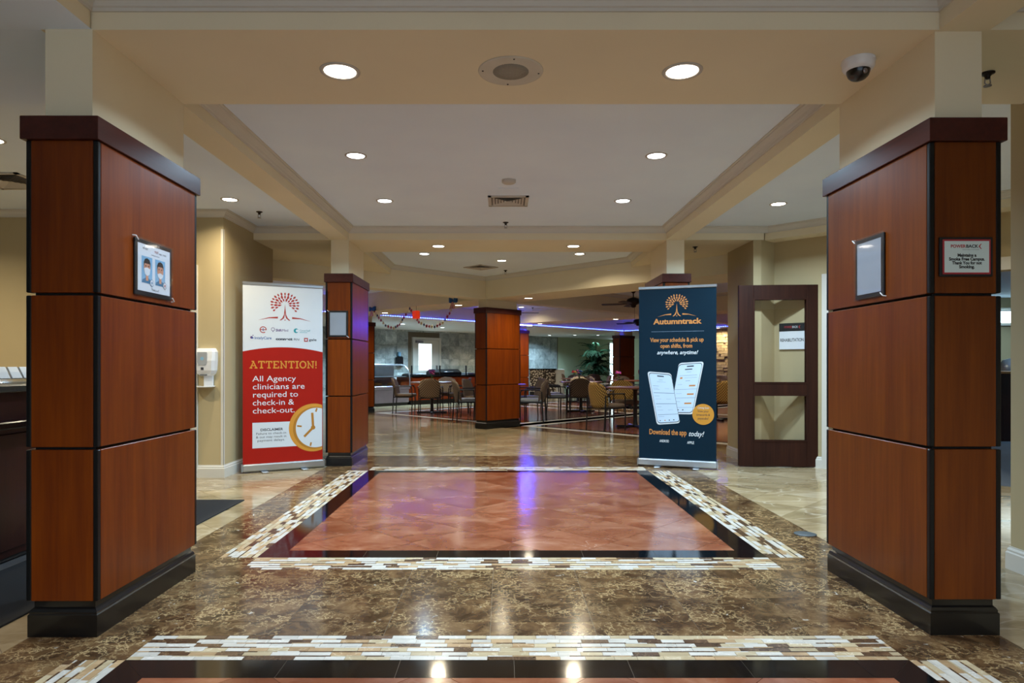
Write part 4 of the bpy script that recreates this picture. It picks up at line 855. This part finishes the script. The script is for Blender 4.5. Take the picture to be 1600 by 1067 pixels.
table(2.46, 12.15, 'nearest round dining table, cut off by the navy banner'); chair('fab_gold', 'seat_taupe', 1.84, 11.62, .55, 'gold patterned armchair nearest the viewer, beside the navy banner'); chair('fab_gold', 'seat_taupe', 2.40, 12.88, So + .05, 'gold patterned armchair on the far side of the nearest table')
chair('fab_gold', 'seat_taupe', 4.36, 13.0, N, 'gold patterned armchair right of the navy banner'); table(4.5, 13.8, 'dining table right of the navy banner, mostly hidden')
table(2.35, 20.5, 'dining table with orange and red flowers'); vase(2.23, 20.4, ['flower_orange', 'flower_red', 'flower_yellow'], 'vase of orange and red flowers on a far table'); chair('fab_dark', 'seat_taupe', 2.3, 19.8, N, 'armchair seen from behind at the orange flower table'); chair('fab_taupe', 'seat_taupe', 3.05, 20.3, Wd, 'armchair right of the orange flower table'); chair('fab_dark', 'seat_taupe', 2.35, 21.2, So, 'armchair beyond the orange flower table')
table(3.42, 17.7, 'dining table with magenta flowers beside the navy banner'); vase(3.14, 17.75, ['flower_purple', 'flower_pink'], 'vase of magenta flowers before the far column'); chair('fab_taupe', 'seat_taupe', 3.66, 16.95, N + .3, 'taupe patterned armchair touching the left edge of the navy banner'); chair('fab_dark', 'seat_taupe', 3.4, 18.45, So, 'dark armchair beyond the magenta flower table'); chair('fab_grey', 'seat_taupe', 2.66, 17.6, E, 'grey armchair left of the magenta flower table')
table(3.2, 24.3, 'farthest dining table, in front of the potted palm'); chair('fab_dark', 'seat_taupe', 2.5, 24.3, E, 'farthest armchair, left of the table by the palm'); chair('fab_dark', 'seat_taupe', 3.25, 23.6, N, 'far armchair seen from behind at the table by the palm')
# tiled back wall with service door
tw = S(MB().prism(uvrect(1.0, 21.3, 18.0, 18.2), 0, ZH), 'wall_tiled', 'grout'); rg = random.Random(3)
tmb = MB(); k = 0; sz = .46
def in_frame(u, z): return not (13.55 < u < 14.85 and z < 2.12)
cand = []
for r_ in range(5):
    for c_ in range(44):
        u0 = 1.0 + c_*sz; z0 = r_*sz; cand.append((u0, min(u0 + sz, 21.3), z0, min(z0 + sz, ZH)))
cand += [(1.0 + c_*sz, min(1.0 + (c_+1)*sz, 21.3), 2.3, ZH) for c_ in range(44)]
for (a, b, z0, z1) in cand:
    if not (in_frame((a+b)/2, z0)): continue
    p, q = uv(a + .002, 18.0), uv(b - .002, 18.0); d = .006 + .006*rg.random(); o = (d/R2, -d/R2)
    mb = MB().prism([p, (p[0]+o[0], p[1]+o[1]), (q[0]+o[0], q[1]+o[1]), q], z0 + .002, z1 - .002)
    if a > 8.5 and z0 > .8: mb.build('stone_tile', 'stone_tile', tw)
    else: tmb.v += []; n0 = len(tmb.v); tmb.v += mb.v; tmb.f += [[n0 + i for i in f] for f in mb.f]; tmb.mi += mb.mi; tmb.sm += mb.sm
tag(tmb.build('stone_tile_field', 'stone_tile', tw), kind='stuff')
x, y = uv(14.2, 17.98)
t = thing('door_2', 'white service door with a bright window in the grey tiled wall', 'door', (x, y, 0), PI/4); t['kind'] = 'structure'
MB().box(-.62, -.54, -.06, .02, 0, 2.12).box(.54, .62, -.06, .02, 0, 2.12).box(-.54, .54, -.06, .02, 2.04, 2.12).build('frame', 'trim_white', t); MB().bbox(-.535, .535, -.03, .01, .01, 2.035, .003).build('leaf', 'trim_white', t)
MB().box(-.36, .20, -.036, -.03, .98, 1.90).build('window_pane', 'window_glow', t); MB().box(-.50, -.2, -.09, -.03, 1.93, 2.0).build('door_closer', 'steel', t); MB().bbox(.40, .47, -.05, -.03, .95, 1.15, .004).build('lock_plate', 'steel', t)
S(MB().prism(uvrect(21.3, 25.6, 18.0, 18.2), 0, ZH), 'wall_green', 'green_wall'); S(MB().prism(uvrect(25.6, 25.8, 3, 18.2), 0, ZH), 'wall_green_side', 'green_wall')
wn = S(MB().prism(uvrect(24.9, 25.4, 17.93, 18.0), .2, 2.25), 'window_2', 'trim_white')
for k in range(2): MB().prism(uvrect(24.96, 25.34, 17.90, 17.94), .27 + k*.97, 1.20 + k*.97).build('pane', 'window_bright', wn)
# ledge stone wall right of the navy banner
sw = S(MB().prism(uvrect(20.0, 20.3, 8.6, 11.4), 0, ZH), 'wall_stone', 'grout'); rg = random.Random(5)
smb = []
for r_ in range(26):
    v = 9.2 + rg.random()*.1
    while v < 11.2:
        l = rg.uniform(.18, .42); z0 = .0 + r_*.09; d = .01 + .05*rg.random()
        smb.append(MB().prism(uvrect(20.0 - d, 20.0, v + .004, v + l - .004), z0 + .004, min(z0 + .086, ZH))); v += l
for m_ in smb: m_.build('ledge_stone', 'ledge_stone', sw)
# buffet counter
x, y = uv(11.62, 15.4)
t = thing('buffet_counter', 'wood fronted buffet counter with dark top and sneeze guard', 'counter', (x, y, 0), PI/4); L = 4.4
MB().box(0, L, .02, .75, .12, .80).build('body', 'counter_wood', t); MB().box(0, L, .05, .75, 0, .12).build('toe_kick', 'black_base', t); MB().bbox(-.03, L, -.04, .80, .80, .845, .006).build('counter_top', 'black_granite', t)
for k in range(5): MB().bbox(.02 + k*.876, .87 + k*.876, -.002, .02, .15, .78, .004).build('front_panel', 'counter_wood', t)
for k in range(5): MB().bbox(.05 + k*1.07 - .018, .05 + k*1.07 + .018, .05, .086, .845, 1.15, .004).build('guard_post', 'black_metal', t)
for k in range(4): MB().box(.07 + k*1.07, 1.10 + k*1.07, .062, .072, .90, 1.15).build('guard_glass', 'case_glass', t)
for k, (a, b, h, lb) in enumerate(((1.05, 2.15, .19, 'large black food warmer on the buffet counter'), (.12, .75, .07, 'low black tray at the left end of the buffet counter'))):
    o = thing('food_warmer', lb, 'food warmer', (0, 0, 0)); dx, dy = uv(11.62 + a, 15.4); o.location = (dx, dy, .845); o.rotation_euler = (0, 0, PI/4)
    MB().loft([[(0, .25, 0), (b-a, .25, 0), (b-a, .65, 0), (0, .65, 0)], [(0, .25, h*.5), (b-a, .25, h*.5), (b-a, .65, h*.5), (0, .65, h*.5)], [(.08, .32, h), (b-a-.08, .32, h), (b-a-.08, .62, h), (.08, .62, h)]], smooth=False).build('body', 'black_metal', o)
    MB().tube([((b-a)*.35, .24, h*.55), ((b-a)*.35, .20, h*.55), ((b-a)*.65, .20, h*.55), ((b-a)*.65, .24, h*.55)], .012, 6).build('handle', 'steel', o)
o = thing('serving_pan', 'bright steel serving pan at the right end of the buffet counter', 'pan', (*uv(14.3, 15.8), .845), PI/4); MB().bbox(-.3, .3, -.2, .2, 0, .06, .01).build('pan', 'steel', o); MB().bbox(-.32, .32, -.22, .22, .06, .07, .004).build('rim', 'alu', o)
# curved glass display case
x, y = uv(9.5, 15.4)
t = thing('food_display_case', 'curved glass food display case left of the buffet counter', 'display case', (x, y, 0), PI/4); L = 2.05
MB().bbox(0, L, .03, .8, .08, .46, .01).build('base', 'case_panel', t); MB().box(.03, L-.03, .06, .8, 0, .08).build('plinth', 'black_base', t); MB().bbox(-.01, L+.01, -.02, .82, .46, .56, .015).build('ledge', 'case_panel', t)
pf = [(.0, .56), (-.005, .75), (.03, .92), (.11, 1.06), (.24, 1.14), (.40, 1.17)]
MB().loft([[(xx, yy, zz) for yy, zz in pf] + [(xx, yy + .006, zz - .006) for yy, zz in pf[::-1]] for xx in (0.02, L - .02)], smooth=False).build('curved_glass', 'case_glass', t)
for xx in (0, L): MB().tube([(xx, yy, zz) for yy, zz in pf] + [(xx, .8, 1.17)], .018, 8).build('end_frame', 'alu', t)
MB().bbox(0, L, .78, .82, .56, 1.19, .004).build('back_panel', 'steel', t); MB().bbox(0, L, .36, .82, 1.16, 1.19, .004).build('top', 'alu', t)
for z, d in ((.82, .12),): MB().box(.02, L-.02, d, .78, z, z + .012).build('shelf', 'alu', t)
for k in range(4): tag(MB().lathe([(.001, 0), (.10, 0), (.13, .02), (.12, .05), (.07, .08), (.001, .09)], 14).build('covered_dish', 'pine'), 'covered dish inside the glass display case', 'dish', 'dishes in the display case').location = (*uv(9.85 + k*.45, 15.85), .565)
o = thing('soap_dispenser', 'black wall dispenser on the grey tiles left of the service door', 'dispenser', (*uv(13.0, 17.97), 1.25), PI/4); MB().bbox(-.13, .13, -.14, 0, -.16, .2, .03).build('body', 'black_metal', o); MB().bbox(-.05, .05, -.10, 0, .2, .36, .02).build('top', 'print_ltblue', o)
# pebble bar
t = thing('pebble_bar', 'bar faced in pebble mosaic with a dark top near the green wall', 'counter', (1.53, 25.5, 0)); MB().box(-.5, .5, -.3, .3, .14, .99).build('body', 'pebble', t); MB().box(-.5, .5, -.27, .3, 0, .14).build('toe_kick', 'black_base', t); MB().bbox(-.53, .53, -.34, .34, .99, 1.03, .005).build('bar_top', 'black_granite', t)
MB().bbox(.5, .85, -.28, .3, 0, 1.0, .004).build('side_panel', 'grey_white', t)
# potted palm
t = thing('potted_palm', 'tall bushy potted palm in the far corner', 'plant', (3.75, 26.4, 0))
MB().lathe([(.18, 0), (.24, .4), (.26, .42), (.24, .44), (.001, .4)], 20).build('pot', 'terracotta', t)
for k in range(5): MB().tube([(.04*math.cos(k*1.3), .04*math.sin(k*1.3), .4), (.1*math.cos(k*1.3), .1*math.sin(k*1.3), 1.0 + .1*k)], [.02, .012], 6).build('cane', 'bark', t)
fr = MB()
for k in range(13):
    s = k/12; px = .72*s; pzv = .42*s - .62*s*s
    for sd in (-1, 1):
        l = .20*(1 - .55*abs(s - .4)); fr.add([(px, 0, pzv), (px + .05, sd*.01, pzv), (px + l*.7, sd*l, pzv - .10), (px + l*.45, sd*l*.7, pzv - .02)], [(0, 1, 2, 3)])
fm = fr.build('frond', 'palm_green', t, loc=(0, 0, 1.4))
rg = random.Random(9)
fm.rotation_euler = (0, -.3, 0)
for k in range(80):
    c2 = fm.copy(); C.objects.link(c2); c2.parent = t; h = rg.uniform(.6, 1.72); c2.location = (rg.uniform(-.08, .08), rg.uniform(-.08, .08), h); c2.rotation_euler = (rg.uniform(-.3, .3), rg.uniform(-.9, .35), k*2.39996); sc_ = rg.uniform(.75, 1.05); c2.scale = (sc_,)*3
o = thing('wall_wreath', 'red ring on the wall at the left edge of the navy banner', 'ring', (4.66, 21.4, .95)); MB().tube([(.19*math.cos(a*PI/12), 0, .19*math.sin(a*PI/12)) for a in range(25)], .04, 8).build('ring', 'red_gloss', o); MB().tube([(0, 0, -.95), (0, 0, -.17)], .02, 6).build('post', 'black_metal', o); MB().lathe([(.16, -.95), (.16, -.93), (.02, -.92), (.001, -.92)], 16).build('foot', 'black_metal', o)
# star garland, bows and lantern along the beam edge
def on_beam(v, z, u=8.07): a, b = uv(u, v); return (a, b, z)
def star(mat, p, r, label, grp='stars of the garland'):
    pass
gt = thing('star_garland', 'garland of red, navy and cream stars draped along the beam', 'garland', on_beam(12.08, 2.35), -PI/4 + PI)
def gl(v, z): return (v - 12.08, z - 2.35)     # local x runs along the beam (away from the middle column = +)
knots = [(12.02, 2.33), (11.85, 2.18), (11.6, 2.0), (11.3, 1.93), (11.1, 2.0), (10.95, 2.14), (10.75, 2.31), (10.6, 2.18), (10.45, 2.02), (10.2, 1.93), (9.95, 1.90), (9.7, 1.97), (9.5, 2.14), (9.38, 2.31)]
pts = []
for (a, b), (c_, d_) in zip(knots[:-1], knots[1:]):
    for k in range(3): pts.append((a + (c_-a)*k/3, b + (d_-b)*k/3))
loc = lambda v, z: (-(v - 12.08), 0, z - 2.35)
gt.rotation_euler = (0, 0, -PI/4)
MB().tube([loc(*p) for p in pts], .004, 5).build('string', 'star_cream', gt)
for k, p in enumerate(pts[::1]):
    r_ = .046 if k % 2 else .038; a_ = k*.7; c0 = loc(*p); poly = [(c0[0] + (r_ if i % 2 == 0 else r_*.45)*math.cos(a_ + i*PI/5), c0[2] + (r_ if i % 2 == 0 else r_*.45)*math.sin(a_ + i*PI/5)) for i in range(10)]
    mb = MB(); mb.v = [(x_, -.012, z_) for x_, z_ in poly] + [(x_, -.006, z_) for x_, z_ in poly]; mb.f = [list(range(10)), list(range(19, 9, -1))] + [[i, 10+i, 10+(i+1) % 10, (i+1) % 10] for i in range(10)]; mb.mi = [0]*12; mb.sm = [False]*12
    mb.build('star', ('star_red', 'star_navy', 'star_cream')[(k*2 + k//4) % 3], gt)
def bow(v, label):
    t = thing('ribbon_bow', label, 'bow', on_beam(v, 2.36, 8.05), -PI/4, 'blue bows at the garland ends')
    for s in (-1, 1):
        MB().loft([[(s*.01, -.02, .015), (s*.01, .02, .015), (s*.01, .02, -.015), (s*.01, -.02, -.015)], [(s*.06, -.035, .06), (s*.06, .03, .06), (s*.06, .03, -.03), (s*.06, -.035, -.03)], [(s*.105, -.02, .075), (s*.105, .02, .075), (s*.105, .02, -.01), (s*.105, -.02, -.01)]], smooth=False).build('loop', 'bow_blue', t)
        MB().loft([[(s*.005 - .02, -.02, -.01), (s*.005 + .02, -.02, -.01), (s*.005 + .02, -.016, -.01), (s*.005 - .02, -.016, -.01)], [(s*.05 - .04, -.025, -.15), (s*.05 + .03, -.025, -.13), (s*.05 + .03, -.021, -.13), (s*.05 - .04, -.021, -.15)]], smooth=False).build('tail', 'stripe_pink', t)
    MB().lathe([(.001, -.018), (.02, -.01), (.02, .01), (.001, .018)], 10).build('knot', 'bow_blue', t)
bow(12.08, 'blue bow with striped tails at the left end of the star garland'); bow(9.38, 'blue bow with striped tails near the middle column')
t = thing('paper_lantern', 'orange red square paper lantern hanging from the beam', 'lantern', on_beam(10.52, 2.35, 8.05), -PI/4); MB().tube([(0, 0, 0), (0, 0, -.10)], .003, 5).build('cord', 'black_metal', t); MB().bbox(-.07, .07, -.05, .05, -.26, -.10, .012).build('shade', 'lantern_red', t)

# ================================================================== REHABILITATION ROOM beyond the right opening
wn = S(MB().box(9.6, 12.4, 13.90, 13.95, 2.0, 2.38), 'window_3', 'trim_white')
for k in range(3): MB().box(9.66 + k*.92, 10.52 + k*.92, 13.88, 13.905, 2.06, 2.32).build('pane', 'window_bright', wn)
cu_ = MB(); n_ = 24
cu_.loft([[(10.05 + .45*k/n_, 13.78 + .03*math.sin(k*1.6), 2.3) for k in range(n_)], [(10.05 + .40*k/n_, 13.78 + .03*math.sin(k*1.6), 1.9) for k in range(n_)], [(10.0 + .16*k/n_, 13.78 + .02*math.sin(k*1.6), 1.35) for k in range(n_)]], closed=False, caps=False)
cu_.tube([(9.5, 13.80, 2.31), (12.5, 13.80, 2.31)], .012).tube([(9.55, 13.80, 2.31), (9.55, 13.95, 2.31)], .01).tube([(12.45, 13.80, 2.31), (12.45, 13.95, 2.31)], .01)
tag(cu_.build('curtain', 'curtain'), 'white curtain swept aside at the far rehabilitation room window', 'curtain')
t = thing('wall_desk', 'wooden desk in the rehabilitation room beside the right column', 'desk', (7.75, 10.2, .004)); MB().bbox(-.9, .18, -.4, .4, 1.02, 1.06, .005).build('desk_top', 'pine', t); MB().bbox(-.9, .10, -.34, .34, 0, 1.02, .005).build('cabinet', 'desk_wood', t); MB().bbox(.1, .34, -.3, .3, .70, .74, .004).build('side_shelf', 'pine', t); MB().tube([(.3, -.25, 0), (.3, -.25, .7)], .02).build('leg', 'black_metal', t)
t = thing('exercise_machine', 'silver exercise machine in the rehabilitation room', 'exercise machine', (8.75, 11.2, .004)); MB().lathe([(.001, .95), (.16, .98), (.2, 1.1), (.15, 1.24), (.001, 1.28)], 20).build('console', 'machine', t); MB().tube([(0, 0, .05), (0, 0, .98)], .04).build('mast', 'machine', t); MB().bbox(-.25, .25, -.5, .5, 0, .08, .02).build('base', 'black_metal', t); MB().bbox(-.2, .2, .2, .45, .45, .55, .03).build('saddle', 'print_midblue', t); MB().tube([(0, .3, .05), (0, .32, .46)], .03).build('seat_post', 'black_metal', t)
MB().tube([(-.28, -.1, 1.0), (-.1, -.05, .95), (.1, -.05, .95), (.28, -.1, 1.0)], .018).build('handlebar', 'machine', t)
t = thing('potted_plant', 'potted plant with drooping green leaves behind the right wall end', 'plant', (4.62, 5.35, .0)); MB().lathe([(.10, 0), (.14, .24), (.15, .26), (.13, .26), (.001, .22)], 18).build('pot', 'terracotta', t)
for k in range(14):
    a = k*2.4; l = .38 + .1*(k % 3); h0 = .45 + .02*(k % 5)
    MB().loft([[(0, -.008, .2), (0, .008, .2)], [(l*.3, -.03, h0), (l*.3, .03, h0)], [(l*.7, -.035, h0 - .02), (l*.7, .035, h0 - .02)], [(l, -.004, h0 - .2), (l, .004, h0 - .2)]], closed=False, caps=False).build('leaf', 'leaf_green', t, rot=(0, 0, a))

# fit lettering to its printed width
bpy.context.view_layer.update()
for o, wd_ in FIT:
    if o.dimensions.x > 1e-6: o.scale.x = wd_ / o.dimensions.x
bpy.context.view_layer.update()
dg = bpy.context.evaluated_depsgraph_get()
for o in [o for o in C.objects if o.type == 'FONT']:
    me = bpy.data.meshes.new_from_object(o.evaluated_get(dg)); me.name = o.name
    q = bpy.data.objects.new('lettering', me); C.objects.link(q); q.parent = o.parent
    q.location = o.location; q.rotation_euler = o.rotation_euler; q.scale = o.scale
    bpy.data.objects.remove(o)
